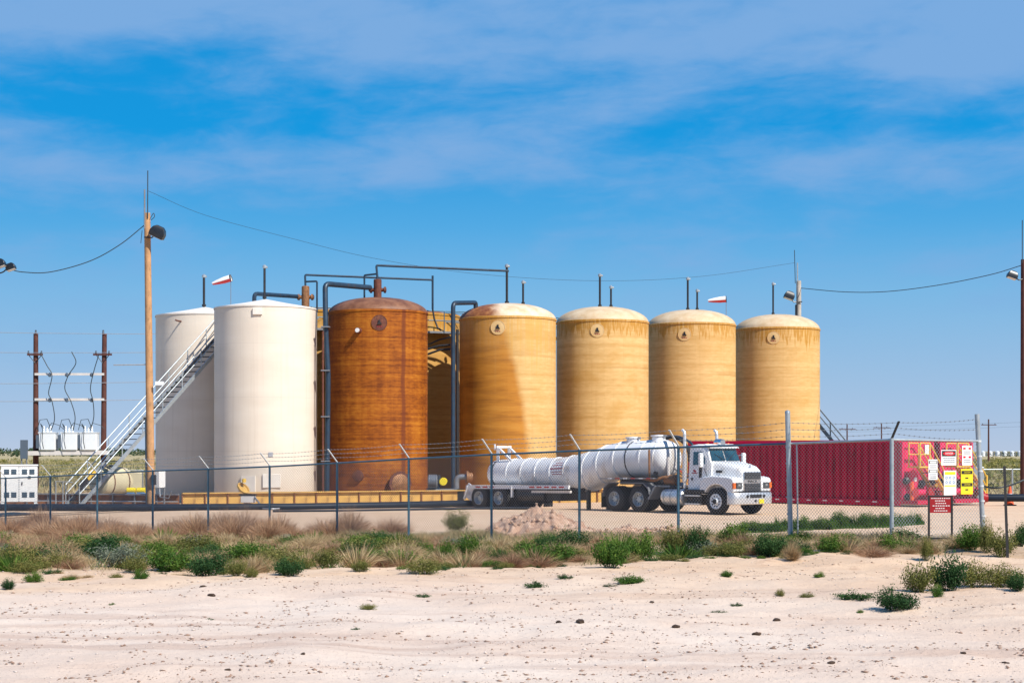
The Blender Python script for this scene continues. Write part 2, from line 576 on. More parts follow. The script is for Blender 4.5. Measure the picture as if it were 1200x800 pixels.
def m_dome(name, light, dark, rustside=False, alld=0.0):
    a = NT(name)
    o = a.obj()
    f = a.noise(o, 1.6, 7, 0.65)
    c = a.ramp(f, [(0.3, dark), (0.66, light)])
    if rustside:
        sp = a.n('ShaderNodeSeparateXYZ'); a.l(o, sp.inputs[0])
        wob = a.math('MULTIPLY', a.math('SUBTRACT', a.noise(o, 1.5, 5), 0.5), 1.2)
        s = a.range(a.math('ADD', sp.outputs[0], wob), -1.0, -0.3, 1.0, 0.0)
        c = a.mix(s, c, a.ramp(a.noise(o, 3, 6, 0.6), [(0.35, (0.17, 0.045, 0.015)), (0.65, (0.36, 0.14, 0.04))]))
    a.col(c)
    a.b.inputs['Roughness'].default_value = 0.6
    M[name] = a.m
def m_rust():
    a = NT('tank_rust')
    uv = a.uv()
    sp = a.n('ShaderNodeSeparateXYZ'); a.l(uv, sp.inputs[0])
    U, V = sp.outputs[0], sp.outputs[1]
    b1 = a.noise(a.mapv(uv, (0.10, 6.5, 1)), 1.0, 6, 0.65)
    b2 = a.noise(a.mapv(uv, (0.7, 0.8, 1), (4, 4, 0)), 1.0, 5, 0.6)
    grid = a.noise(a.mapv(uv, (3.5, 12.0, 1)), 1.0, 3, 0.6)
    st = a.noise(a.mapv(uv, (2.2, 0.10, 1), (7, 0, 0)), 1.0, 4, 0.6)
    f = a.math('ADD', a.math('ADD', a.math('MULTIPLY', b1, 0.36), a.math('MULTIPLY', b2, 0.30)), a.math('ADD', a.math('MULTIPLY', grid, 0.20), a.math('MULTIPLY', st, 0.20)))
    c = a.ramp(f, [(0.34, (0.085, 0.020, 0.005)), (0.46, (0.17, 0.042, 0.006)), (0.54, (0.31, 0.088, 0.008)), (0.64, (0.46, 0.165, 0.016))])
    # one dark run down the face and a darker foot
    run = a.math('ABSOLUTE', a.math('SUBTRACT', a.math('ADD', U, a.math('MULTIPLY', a.math('SUBTRACT', a.noise(a.mapv(uv, (0.2, 0.5, 1)), 1.0, 3), 0.5), 0.25)), 1.42))
    c = a.mix(a.math('MULTIPLY', a.range(run, 0.05, 0.16, 1, 0), 0.75), c, (0.13, 0.03, 0.012))
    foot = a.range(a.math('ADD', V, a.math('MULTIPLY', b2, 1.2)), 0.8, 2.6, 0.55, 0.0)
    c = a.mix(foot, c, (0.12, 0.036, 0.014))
    lf = a.range(a.math('ADD', U, a.math('MULTIPLY', b2, 0.9)), -2.4, -0.6, 0.6, 0.0)  # shade of the left flank painted into the rust colour
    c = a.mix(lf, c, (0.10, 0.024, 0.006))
    a.col(c)
    a.b.inputs['Roughness'].default_value = 0.7
    a.b.inputs['Specular IOR Level'].default_value = 0.2
    a.bump(f, 0.4, 0.012)
    M['tank_rust'] = a.m
m_rust()
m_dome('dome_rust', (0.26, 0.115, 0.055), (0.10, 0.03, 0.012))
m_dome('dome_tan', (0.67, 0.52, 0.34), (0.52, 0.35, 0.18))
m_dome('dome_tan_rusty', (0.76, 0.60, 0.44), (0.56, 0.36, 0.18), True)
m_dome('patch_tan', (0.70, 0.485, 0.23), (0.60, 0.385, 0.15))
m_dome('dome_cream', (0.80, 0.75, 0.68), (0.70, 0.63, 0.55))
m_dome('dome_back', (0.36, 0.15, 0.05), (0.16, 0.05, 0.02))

def m_plant(name, stops, trans=0.25, rough=0.7):
    """leaf / blade colour by a value stored per leaf"""
    a = NT(name)
    at_ = a.n('ShaderNodeAttribute', attribute_name='shade')
    oi = a.n('ShaderNodeObjectInfo')
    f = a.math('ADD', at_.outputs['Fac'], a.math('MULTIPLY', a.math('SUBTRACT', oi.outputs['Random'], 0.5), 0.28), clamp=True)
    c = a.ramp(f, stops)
    a.col(c)
    a.b.inputs['Roughness'].default_value = rough
    a.b.inputs['Specular IOR Level'].default_value = 0.2
    tr = a.n('ShaderNodeBsdfTranslucent')
    a.l(c, tr.inputs['Color'])
    mx = a.n('ShaderNodeMixShader')
    mx.inputs[0].default_value = trans
    a.l(a.b.outputs[0], mx.inputs[1]); a.l(tr.outputs[0], mx.inputs[2])
    a.l(mx.outputs[0], a.t.nodes['Material Output'].inputs['Surface'])
    M[name] = a.m
m_plant('leaf_green', [(0, (0.016, 0.052, 0.008)), (0.5, (0.050, 0.125, 0.016)), (1, (0.15, 0.22, 0.035))])
m_plant('leaf_dark', [(0, (0.010, 0.030, 0.010)), (0.5, (0.024, 0.072, 0.020)), (1, (0.065, 0.13, 0.035))])
m_plant('leaf_olive', [(0, (0.055, 0.070, 0.018)), (0.5, (0.13, 0.145, 0.035)), (1, (0.29, 0.25, 0.075))])
m_plant('leaf_sage', [(0, (0.085, 0.105, 0.075)), (0.5, (0.17, 0.20, 0.14)), (1, (0.30, 0.31, 0.22))])
m_plant('dry_straw', [(0, (0.24, 0.15, 0.075)), (0.5, (0.44, 0.31, 0.165)), (1, (0.62, 0.49, 0.29))], 0.2)
m_plant('dry_twig', [(0, (0.17, 0.085, 0.05)), (0.5, (0.38, 0.22, 0.13)), (1, (0.56, 0.39, 0.25))], 0.15)
m_plant('band_grass', [(0, (0.050, 0.095, 0.024)), (0.30, (0.12, 0.165, 0.050)), (0.45, (0.30, 0.25, 0.12)), (0.7, (0.46, 0.34, 0.19)), (1, (0.60, 0.48, 0.29))], 0.2)
m_plant('prairie_blade', [(0, (0.10, 0.13, 0.045)), (0.3, (0.36, 0.30, 0.15)), (1, (0.42, 0.34, 0.18))], 0.15)
m_plant('far_brush', [(0, (0.020, 0.042, 0.020)), (1, (0.055, 0.085, 0.035))], 0.05)

# ------------------------------------------------------------------ terrain
F0 = np.array((-17.8, 60.0)); FT = np.array((0.711, -0.703)); FN = np.array((-0.703, -0.711))
def sq(x, y):
    dx, dy = x - F0[0], y - F0[1]
    return dx * FT[0] + dy * FT[1], dx * FN[0] + dy * FN[1]
def sstep(a, b, v):
    t = np.clip((v - a) / (b - a), 0, 1)
    return t * t * (3 - 2 * t)
def vnoise(x, y, seed=0):
    """smooth value noise"""
    xi = np.floor(x).astype(np.int64); yi = np.floor(y).astype(np.int64)
    fx = x - xi; fy = y - yi
    fx = fx * fx * (3 - 2 * fx); fy = fy * fy * (3 - 2 * fy)
    def h(a, b):
        n = (a * 374761393 + b * 668265263 + seed * 974634777) & 0xffffffff
        n = ((n ^ (n >> 13)) * 1274126177) & 0xffffffff
        return ((n ^ (n >> 16)) & 0xffff) / 65535.0
    return (h(xi, yi) * (1 - fx) + h(xi + 1, yi) * fx) * (1 - fy) + (h(xi, yi + 1) * (1 - fx) + h(xi + 1, yi + 1) * fx) * fy
ZF_S = [-60, -20, 0, 10, 16, 19, 22, 26, 30, 33.4, 37, 45, 80]
ZF_Z = [-.9, -.75, -.6, -.28, -.10, .02, .14, .26, .38, .48, .56, .6, .6]
def H(x, y):
    x = np.asarray(x, float); y = np.asarray(y, float)
    s, q = sq(x, y)
    zf = np.interp(s, ZF_S, ZF_Z)
    out = sstep(0, 26, q)
    inn = sstep(0, 11, -q)
    z = np.where(q > 0, zf * (1 - out) + 0.70 * out, zf * (1 - inn))
    near = 1 - sstep(45, 70, y)
    outside = sstep(-1.5, 1.0, q)
    z = z + near * ((vnoise(x * 0.35, y * 0.35, 1) - .5) * 0.09 * (0.3 + outside * 0.6) + (vnoise(x * 1.1, y * 1.1, 2) - .5) * 0.06 + (vnoise(x * 3.3, y * 3.3, 3) - .5) * 0.022 * (1 + outside))
    # hummocks in the weedy strip
    band = sstep(-2.5, 0, q) * (1 - sstep(5, 10, q))
    z = z + band * near * (vnoise(x * 0.9, y * 0.9, 8) - 0.4) * 0.16
    # wheel ruts along the track in front
    rut = np.sin((y - 0.10 * x) * 2.6 + 1.5 * vnoise(x * 0.12, y * 0.12, 5)) * (1 - sstep(16, 24, y)) * sstep(4, 9, y)
    z = z + rut * 0.010 + near * outside * (vnoise(x * 7.0, y * 7.0, 17) - .5) * 0.016
    z = z - 0.17 * np.exp(-(((x - 0.2) / 3.2) ** 2 + ((y - 75.8) / 2.6) ** 2))
    # low sandy bank right of the gate post
    z = z + 0.34 * np.exp(-(((x - 12.5) / 3.0) ** 2 + ((y - 41.0) / 2.2) ** 2)) * (0.7 + 0.6 * vnoise(x * 1.3, y * 1.3, 12))
    return z
def HZ(x, y):
    return float(H(np.array([x]), np.array([y]))[0])
def gat(px, py):
    """ground point that the photo shows at this pixel"""
    y = 25.0
    for _ in range(40):
        x = (px - 600) / FPX * y
        y = 0.5 * y + 0.5 * (EYE - HZ(x, y)) * FPX / (py - HOR)
    x = (px - 600) / FPX * y
    return x, y, HZ(x, y)

def axis_steps(lo, dlo, dhi, hi, step, grow):
    a = list(np.arange(dlo, dhi + 1e-6, step))
    v, s = dhi, step
    while v < hi:
        s *= grow; v += s; a.append(v)
    v, s = dlo, step
    b = []
    while v > lo:
        s *= grow; v -= s; b.append(v)
    return np.array(b[::-1] + a)
gx = axis_steps(-6000, -16, 14, 6000, 0.17, 1.12)
gy = axis_steps(-600, 9, 50, 9000, 0.17, 1.10)
GX, GY = np.meshgrid(gx, gy)
GZ = H(GX, GY)
nx, ny = len(gx), len(gy)
V = np.stack([GX.ravel(), GY.ravel(), GZ.ravel()], 1)
ii = (np.arange(ny - 1)[:, None] * nx + np.arange(nx - 1)[None, :]).ravel()
F = np.stack([ii, ii + 1, ii + nx + 1, ii + nx], 1)
gs, gq = sq(GX.ravel(), GY.ravel())
_e = []
for _px, _py in ((-60, 670), (0, 670), (100, 668), (200, 673), (300, 672), (400, 664), (500, 667), (600, 657), (700, 661), (800, 655), (900, 652), (1000, 648), (1060, 650)):
    _x, _y, _z = gat(_px, _py)
    _e.append(sq(_x, _y))
_e.sort()
def band_edge(s):
    return np.interp(s, [-60] + [float(v[0]) for v in _e] + [60], [float(_e[0][1])] + [float(v[1]) for v in _e] + [1.2])
be = band_edge(gs)
vx, vy = GX.ravel(), GY.ravel()
wob = (vnoise(vx * 0.6, vy * 0.6, 21) - 0.5) * 2.5
inband = sstep(-2.2, -0.6, gq + wob * .6) * (1 - sstep(-1.2, 0.6, gq - be + wob))
prairie = np.maximum(sstep(100, 118, vy + 0.35 * vx * 0), sstep(-24, -30, vx) * sstep(60, 70, vy))
prairie = np.maximum(prairie, sstep(70, 85, vy) * sstep(24, 30, vx + 6 * (vnoise(vx * .1, vy * .1, 4) - .5)))
road = sstep(3, 16, gq - be + wob)
yard = sstep(0.5, 5, -gq)
def m_ground():
    a = NT('ground')
    at_ = a.n('ShaderNodeAttribute', attribute_name='zone')
    sp = a.n('ShaderNodeSeparateColor'); a.l(at_.outputs['Color'], sp.inputs[0])
    band, prai, rd = sp.outputs[0], sp.outputs[1], sp.outputs[2]
    o = a.obj()
    n1 = a.noise(o, 0.35, 6, 0.6)
    n2 = a.noise(o, 2.6, 8, 0.68)
    n3 = a.noise(o, 14.0, 6, 0.7)
    lng = a.noise(a.mapv(o, (0.12, 1.1, 1)), 1.0, 6, 0.62)
    sand = a.ramp(n1, [(0.3, (0.62, 0.425, 0.28)), (0.7, (0.70, 0.515, 0.36))])
    sand = a.mix(a.math('MULTIPLY', a.range(n2, 0.5, 0.72), 0.6), sand, (0.42, 0.25, 0.16))
    road = a.ramp(n1, [(0.3, (0.64, 0.485, 0.38)), (0.7, (0.72, 0.595, 0.49))])
    road = a.mix(a.math('MULTIPLY', a.range(lng, 0.50, 0.66), 0.55), road, (0.46, 0.31, 0.235))
    c = a.mix(rd, sand, road)
    lit = a.ramp(n2, [(0.35, (0.36, 0.225, 0.13)), (0.65, (0.55, 0.40, 0.26))])
    c = a.mix(a.math('MULTIPLY', band, 0.85), c, lit)
    pr = a.ramp(a.noise(a.mapv(o, (0.02, 0.05, 1)), 1.0, 8, 0.65), [(0.35, (0.22, 0.20, 0.09)), (0.48, (0.40, 0.325, 0.18)), (0.66, (0.52, 0.42, 0.25))])
    c = a.mix(prai, c, pr)
    # grit: small dark stones and pale grains
    g = a.n('ShaderNodeTexVoronoi'); g.inputs['Scale'].default_value = 42.0; a.l(o, g.inputs['Vector'])
    spk = a.math('MULTIPLY', a.range(g.outputs['Distance'], 0.10, 0.22, 1, 0), a.range(n3, 0.45, 0.56))
    c = a.mix(a.math('MULTIPLY', spk, 0.55), c, (0.20, 0.12, 0.085))
    c = a.mix(a.math('MULTIPLY', a.range(n3, 0.58, 0.75), 0.28), c, (0.42, 0.27, 0.19))
    a.col(c)
    a.b.inputs['Roughness'].default_value = 0.95
    a.b.inputs['Specular IOR Level'].default_value = 0.1
    hgt = a.math('ADD', a.math('MULTIPLY', n2, 0.6), a.math('ADD', a.math('MULTIPLY', n3, 0.3), a.math('MULTIPLY', spk, 0.25)))
    a.bump(hgt, 0.75, 0.06)
    M['ground'] = a.m
m_ground()
me = np_mesh('ground', V, F, 'ground')
ca = me.color_attributes.new('zone', 'FLOAT_COLOR', 'POINT')
ca.data.foreach_set('color', np.stack([inband, prairie, road, np.ones_like(road)], 1).astype(np.float32).ravel())
me.shade_smooth()
ground = place('ground', me, None)
ground['kind'] = 'structure'

# heaps of dirt behind the fence
def m_dirt():
    a = NT('heaped_dirt')
    o = a.obj()
    n = a.noise(o, 5, 8, 0.7)
    a.col(a.ramp(n, [(0.3, (0.36, 0.20, 0.13)), (0.5, (0.55, 0.355, 0.25)), (0.7, (0.66, 0.47, 0.35))]))
    a.b.inputs['Roughness'].default_value = 0.95
    a.bump(a.noise(o, 18, 8, 0.7), 0.8, 0.06)
    M['heaped_dirt'] = a.m
m_dirt()
def heap(px, py, Y, rx, ry, h, label, seed):
    p = at(px, py, Y)
    n = 90
    xs = np.linspace(-1.25, 1.25, n)
    X, Yg = np.meshgrid(xs, xs)
    rr = np.sqrt(X ** 2 + Yg ** 2)
    prof = np.clip(1 - rr, 0, 1) ** 0.85
    wx, wy = p.x + X * rx, Y + Yg * ry
    lum = vnoise(wx * 2.2, wy * 2.2, seed) * .5 + vnoise(wx * 6, wy * 6, seed + 1) * .3 + vnoise(wx * 14, wy * 14, seed + 2) * .2
    lump = np.maximum(0, vnoise(wx * 4.5, wy * 4.5, seed + 5) - 0.45) * 0.30 + np.maximum(0, vnoise(wx * 9, wy * 9, seed + 6) - 0.5) * 0.16
    Z = H(wx, wy) + h * prof * (0.55 + 0.85 * lum) + lump * sstep(0, 0.35, prof) - 0.06 * (rr > 0.98)
    V = np.stack([wx.ravel() - p.x, wy.ravel() - Y, Z.ravel()], 1)
    ii = (np.arange(n - 1)[:, None] * n + np.arange(n - 1)[None, :]).ravel()
    rs = np.random.default_rng(seed)
    pick = np.argsort(-1.0 * (prof.ravel() > 0.03) * rs.uniform(0.2, 1, n * n))[:520]
    sz = 0.012 + 0.06 * rs.uniform(0, 1, 520) ** 4
    cube = np.array([(a, b_, c) for a in (-1, 1) for b_ in (-1, 1) for c in (-1, 1)], float)
    CV = V[pick][:, None, :] + cube[None] * sz[:, None, None] * rs.uniform(0.4, 1.1, (520, 8, 3)) + np.array((0, 0, 0.01))
    cf_ = np.array(((0, 1, 3, 2), (4, 6, 7, 5), (0, 4, 5, 1), (2, 3, 7, 6), (0, 2, 6, 4), (1, 5, 7, 3)))
    CF = (cf_[None] + (np.arange(520) * 8)[:, None, None]).reshape(-1, 4) + len(V)
    me = np_mesh('dirt_heap', np.concatenate([V, CV.reshape(-1, 3)]), np.concatenate([np.stack([ii, ii + 1, ii + n + 1, ii + n], 1), CF]), 'heaped_dirt')
    o = place('dirt_heap', me, None)
    o.location = (p.x, Y, 0)
    return tag(o, label, 'dirt heap', 'dirt heaps behind the fence')
heap(632, 615, 46.0, 1.7, 1.5, 0.72, 'large lumpy heap of pinkish dirt beside the trailer wheels behind the fence', 31)
heap(752, 615, 44.5, 1.5, 1.0, 0.24, 'low flat heap of reddish dirt in front of the truck rear wheels', 41)

# ------------------------------------------------------------------ tanks
def shell_mesh(name, Rr, prof, n=112):
    """prof: (radius, z) rings; UV = arc length from the face towards the camera, height"""
    vs, fs = [], []
    k = len(prof)
    for r, z in prof:
        for j in range(n + 1):
            a = 2 * math.pi * j / n
            vs.append((r * math.sin(a + math.pi), r * math.cos(a + math.pi), z))   # j = 0 faces -y
    for i in range(k - 1):
        for j in range(n):
            fs.append((i * (n + 1) + j, i * (n + 1) + j + 1, (i + 1) * (n + 1) + j + 1, (i + 1) * (n + 1) + j))
    me = bpy.data.meshes.new(name)
    me.from_pydata(vs, [], fs)
    ul = me.uv_layers.new(name='UVMap')
    for p in me.polygons:
        for li, vi in zip(p.loop_indices, p.vertices):
            j = vi % (n + 1)
            a = 2 * math.pi * j / n
            if a > math.pi and not (j == n // 2):
                a -= 2 * math.pi
            ul.data[li].uv = (-a * Rr, vs[vi][2])
    me.shade_smooth()
    me.set_sharp_from_angle(angle=R(30))
    return me
def vent(parent, x, y, z0, z1, mat='black_paint', hood=True, r=0.05):
    m = MB()
    m.tube([(x, y, z0), (x, y, z1)], r, 8)
    m.lathe([(r * 1.7, 0), (r * 1.7, 0.10)], 10, (x, y, z0 + 0.12))
    o = m.build('vent_pipe', mat, parent)
    if hood:
        h = MB()
        h.lathe([(r * 1.2, 0), (r * 1.7, 0.03), (r * 1.7, 0.12), (r * 0.6, 0.17)], 10, (x, y, z1))
        h.tube([(x, y, z1 + 0.06), (x + 0.14, y, z1 + 0.06)], r * 0.9, 8)
        h.build('vent_cap', 'galvanised', o)
    return o
def on_shell(Rr, px_off, w_px, z, out=0.0):
    """local point on the shell face seen px_off from the axis"""
    s = max(-0.98, min(0.98, px_off / (w_px / 2)))
    a = math.asin(s)
    return Vector((math.sin(a) * (Rr + out), -math.cos(a) * (Rr + out), z)), Vector((math.sin(a), -math.cos(a), 0))
def tank(name, label, px, Y, width, rim_py, top_py, mat, roof_mat, dome, group, z0=0.02):
    Rr = width / FPX * Y / 2
    p = at(px, rim_py, Y)
    rim = at(px, rim_py, Y - Rr).z
    apex = at(px, top_py, Y).z
    t = thing(name, label, 'tank', (p.x, Y, 0), 0, group)
    if dome:
        nk = 5
        prof = [(Rr, z0)] + [(Rr, rim * i / 12) for i in range(1, 12)] + [(Rr, rim - 0.12), (Rr + 0.035, rim - 0.10), (Rr + 0.035, rim - 0.02), (Rr, rim)]
        place('shell', shell_mesh('shell', Rr, prof), mat, t)
        rp = []
        for i in range(11):
            a = i / 10 * math.pi / 2
            rp.append((Rr * math.cos(a) ** 0.9 if i < 10 else 0.0, rim + 0.002 + (apex - rim) * math.sin(a) ** 1.15))
        place('dome_roof', shell_mesh('dome_roof', Rr, rp), roof_mat, t)
    else:
        prof = [(Rr, z0)] + [(Rr, rim * i / 12) for i in range(1, 12)] + [(Rr, rim)]
        place('shell', shell_mesh('shell', Rr, prof), mat, t)
        place('cone_roof', shell_mesh('cone_roof', Rr, [(Rr + 0.03, rim - 0.05), (Rr + 0.03, rim + 0.02), (Rr * 0.5, rim + (apex - rim) * .5), (0, apex)]), roof_mat, t)
    m = MB()
    m.lathe([(Rr + 0.10, -0.28), (Rr + 0.10, 0.10), (0, 0.10)], 64)
    m.build('base_pad', 'concrete', t)
    return t, Rr, rim, apex, width
def patch(t, Rr, w, px_off, z, r=0.34, mark=True, mats=('patch_tan', 'truck_black')):
    """round laminated patch with a dark arrowhead nozzle"""
    q, n = on_shell(Rr, px_off, w, z)
    m = MB()
    m.lathe([(r, -0.06), (r, 0.006), (r * 0.86, 0.014), (0, 0.016)], 28, q, n)
    o = m.build('nozzle_patch', mats[0], t)
    rg = MB()
    rg.lathe([(r * 1.02, -0.02), (r * 1.02, 0.020), (r * 0.96, 0.020), (r * 0.96, 0.0)], 28, q, n, cap=False)
    rg.build('patch_ring', mats[0], o)
    if mark:
        side = Vector((0, 0, 1)).cross(n).normalized()
        up = Vector((0, 0, 1))
        k = MB()
        b = q + n * 0.018
        tri = [(-0.11, -0.07), (0.11, -0.07), (0.04, 0.04), (0.04, 0.13), (-0.04, 0.13), (-0.04, 0.04)]
        k.extrude([b + side * a + up * c for a, c in tri], n * 0.06)
        k.build('nozzle_plug', mats[1], o)
        e = MB()
        for a in (-0.09, 0.0, 0.09):
            e.box(b + side * a + up * -0.18 + n * 0.004, (0.05, 0.012, 0.035), math.atan2(side.y, side.x))
        e.build('stencil_mark', 'red_mark', o)['kind'] = 'stuff'
    return o

TANKS = {}
FR = 'fibreglass tanks in the front row'
specs = [
    # key, label, px, Y, width, rim_py (near edge), top_py
    ('frp_a', 'tan fibreglass tank with orange rust wash down its left half, behind the trailer', 595, 83.5, 113, 369.5, 355.8),
    ('frp_b', 'tan fibreglass tank with dripping stained rim behind the raised front of the trailer', 706, 87.7, 107.8, 373.5, 359.6),
    ('frp_c', 'tan fibreglass tank with dripping stained rim behind the truck cab', 810.3, 92.0, 103, 377, 363.2),
    ('frp_d', 'rightmost tan fibreglass tank of the row, wide ochre stain under its rim', 910.8, 96.0, 98.6, 382.3, 368.6),
]
for i, (k, lab, px, Y, w, ry, ty) in enumerate(specs):
    Rr = w / FPX * Y / 2
    rimz = at(px, ry, Y - Rr).z
    if i == 0:
        m_frp('frp_a', rimz, 1.3, True, 0.25)
        rm = 'dome_tan_rusty'
    else:
        m_frp(k, rimz, 2.1 + 3.7 * i, False, (1.0, 0.9, 1.15)[i - 1])
        rm = 'dome_tan'
    TANKS[k] = tank('storage_tank', lab, px, Y, w, ry, ty, k, rm, True, FR)
for k, off, py in (('frp_a', -11, 383.5), ('frp_b', -8.5, 387), ('frp_c', -13, 391.5), ('frp_d', -11.5, 395.5)):
    t, Rr, rim, apex, w = TANKS[k]
    patch(t, Rr, w, off, at(0, py, t.location.y - Rr).z)
def dome_z(k, dx, dy=0):
    t, Rr, rim, apex, w = TANKS[k]
    q = min(1, math.hypot(dx, dy) / Rr)
    return rim + (apex - rim) * (1 - q * q) ** 0.5 * 0.97
def vent_px(k, px, top_py, mat='black_paint', r=0.05, hood=True, dy=0.0):
    t, Rr, rim, apex, w = TANKS[k]
    Y = t.location.y + dy
    dx = (px - 600) / FPX * Y - t.location.x
    z1 = EYE + (HOR - top_py) / FPX * Y
    return vent(t, dx, dy, dome_z(k, dx, dy) - 0.08, z1 - 0.1, mat, hood, r)
vent_px('frp_a', 594, 311, 'black_paint', 0.06)
vent_px('frp_a', 613, 330)
vent_px('frp_b', 703, 322, r=0.055)
vent_px('frp_b', 716, 336)
vent_px('frp_c', 806, 326, r=0.055)
vent_px('frp_c', 817, 340)
vent_px('frp_d', 906, 332)

# rusted steel tank
m_rim = 361.5
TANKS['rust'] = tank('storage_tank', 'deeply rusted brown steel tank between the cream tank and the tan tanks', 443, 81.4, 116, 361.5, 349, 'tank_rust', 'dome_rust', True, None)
t, Rr, rim, apex, w = TANKS['rust']
patch(t, Rr, w, 6, at(0, 378, t.location.y - Rr).z, 0.36, True, ('rusty_iron', 'sign_black'))
q, n = on_shell(Rr, -17, w, at(0, 387, t.location.y - Rr).z)
m = MB(); m.lathe([(0.13, -0.1), (0.13, 0.22), (0.0, 0.22)], 14, q, n); o = m.build('spout', 'rusty_iron', t)
m = MB(); m.lathe([(0.10, 0.0), (0.10, 0.05), (0, 0.05)], 14, q + n * 0.22, n); m.build('spout_cap', 'sign_white', o)
q, n = on_shell(Rr, 27, w, 0.95)
m = MB(); m.lathe([(0.46, -0.15), (0.46, 0.20), (0.56, 0.20), (0.56, 0.27), (0, 0.27)], 24, q, n); o = m.build('manway', 'rusty_iron', t)
m = MB(); m.lathe([(0.44, 0.0), (0.40, 0.03), (0, 0.05)], 24, q + n * 0.272, n); m.build('manway_cover', 'pump_brown', o)
q, n = on_shell(Rr, -18, w, 1.3)
m = MB(); m.lathe([(0.26, -0.1), (0.26, 0.10), (0.20, 0.12), (0, 0.12)], 20, q, n); m.build('blind_flange', 'rusty_iron', t)

# cream steel tanks
TANKS['white_a'] = tank('storage_tank', 'cream steel tank in front of the left pair, nearest beside the rusted tank', 311.3, 79.3, 119, 357.2, 350.5, 'tank_cream', 'dome_cream', False, 'cream steel tanks')
TANKS['white_b'] = tank('storage_tank', 'cream steel tank behind the staircase, leftmost of all the tanks', 240.5, 84.3, 114, 366.5, 359.6, 'tank_cream', 'dome_cream', False, 'cream steel tanks')
vent_px('white_a', 310, 312, r=0.055)
vent_px('white_b', 239, 323, r=0.06)
t, Rr, rim, apex, w = TANKS['white_a']
m = MB(); m.box((-0.02 - 0.0, -Rr - 0.04, rim - 0.28), (0.42, 0.08, 0.30)); o = m.build('gauge_bracket', 'dome_cream', t)
m = MB(); q, n = on_shell(Rr, -11, w, 0.85); m.box(q, (0.66, 0.14, 0.95), math.atan2(n.y, n.x) + math.pi / 2); m.build('clean_out_box', 'dome_cream', t)
q, n = on_shell(Rr, 15, w, 1.1); m = MB(); m.box(q, (0.82, 0.10, 0.62), math.atan2(n.y, n.x) + math.pi / 2); m.build('clean_out_plate', 'dome_cream', t, bevel=0.02)
q, n = on_shell(Rr, 14, w, 2.3); m = MB(); m.box(q, (0.20, 0.05, 0.2), math.atan2(n.y, n.x) + math.pi / 2); m.build('placard', 'sign_grey', t)
t, Rr, rim, apex, w = TANKS['white_b']
q, n = on_shell(Rr, -18, w, rim - 0.4); m = MB(); m.tube([q, q + n * 0.25, q + n * 0.25 + Vector((-.15, 0, .05))], 0.04, 8); m.build('lifting_lug', 'rusty_iron', t)

# tanks of the second row, mostly hidden
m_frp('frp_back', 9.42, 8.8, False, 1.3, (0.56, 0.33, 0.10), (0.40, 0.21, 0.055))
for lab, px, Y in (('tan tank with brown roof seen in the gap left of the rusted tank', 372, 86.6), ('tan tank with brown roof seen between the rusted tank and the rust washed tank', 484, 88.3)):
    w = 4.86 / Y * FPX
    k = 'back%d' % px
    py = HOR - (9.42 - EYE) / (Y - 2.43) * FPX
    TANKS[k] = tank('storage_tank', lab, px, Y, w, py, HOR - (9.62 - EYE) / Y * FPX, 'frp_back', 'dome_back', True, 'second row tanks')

# ------------------------------------------------------------------ pipework on the tanks
def pipe(name, label, pts, r, mat, parent=None, n=10, cat='pipe', bend=0.25):
    """pipe with rounded elbows"""
    P = [Vector(p) for p in pts]
    out = [P[0]]
    for a, b, c in zip(P, P[1:], P[2:]):
        d1 = (a - b); d2 = (c - b)
        k = min(bend, d1.length * 0.45, d2.length * 0.45)
        p, q = b + d1.normalized() * k, b + d2.normalized() * k
        for i in range(5):
            s = i / 4
            out.append(p * (1 - s) ** 2 + b * (2 * s * (1 - s)) + q * s * s)
    out.append(P[-1])
    m = MB(); m.tube(out, r, n)
    o = m.build(name, mat, parent)
    if parent is None:
        tag(o, label, cat)
    return o
# big blue down pipe from the rusted tank's vent stack
Y0 = 80.0
st = thing('vent_stack', 'dark red vent stack with crossing pipe on top of the rusted tank', 'vent stack', at(442.5, 350, 81.4))
b = at(442.5, 350, 81.4)
def L(p):
    return Vector(p) - b
m = MB(); m.lathe([(0.19, -0.3), (0.19, 0.9), (0.15, 0.93), (0, 0.93)], 18); m.build('stack_body', 'rusty_iron', st)
m = MB(); m.tube([(-0.42, 0, 0.42), (0.42, 0, 0.42)], 0.09, 12); m.lathe([(0.15, 0), (0.15, 0.10)], 14, (-0.36, 0, 0.42), (1, 0, 0)); m.lathe([(0.15, 0), (0.15, 0.10)], 14, (0.30, 0, 0.42), (1, 0, 0)); m.build('cross_flange', 'rusty_iron', st)
pipe('riser', '', [(0, 0, 0.9), L(at(441, 311, 81.4)), L(at(596, 317.5, 83.5))], 0.055, 'blue_pipe', st, bend=0.08)
pipe('loop_pipe', '', [L(at(441, 321, 81.4)), L(at(427, 322.5, 81.6)), L(at(427, 351, 81.6))], 0.045, 'blue_pipe', st, bend=0.06)
pd = pipe('down_pipe', 'thick blue pipe bending off the rusted tank and dropping to the ground', [at(434, 337, 81.0), at(381, 332.5, 78.9), at(381.5, 382, 78.6), at(384.5, 440, 78.6), at(383, 580, 78.6), at(383, 590, 78.6)], 0.125, 'blue_pipe', None, 12)
pipe('conduit', 'thin brown conduit strapped beside the blue down pipe', [at(378.5, 388, 78.4), at(378.5, 590, 78.4)], 0.045, 'rusty_iron')
for py in (383, 434, 488, 540):
    m = MB(); m.box(at(381.5, py, 78.5), (0.40, 0.34, 0.05)); m.build('pipe_clamp', 'grey_pipe', pd).matrix_parent_inverse.identity()
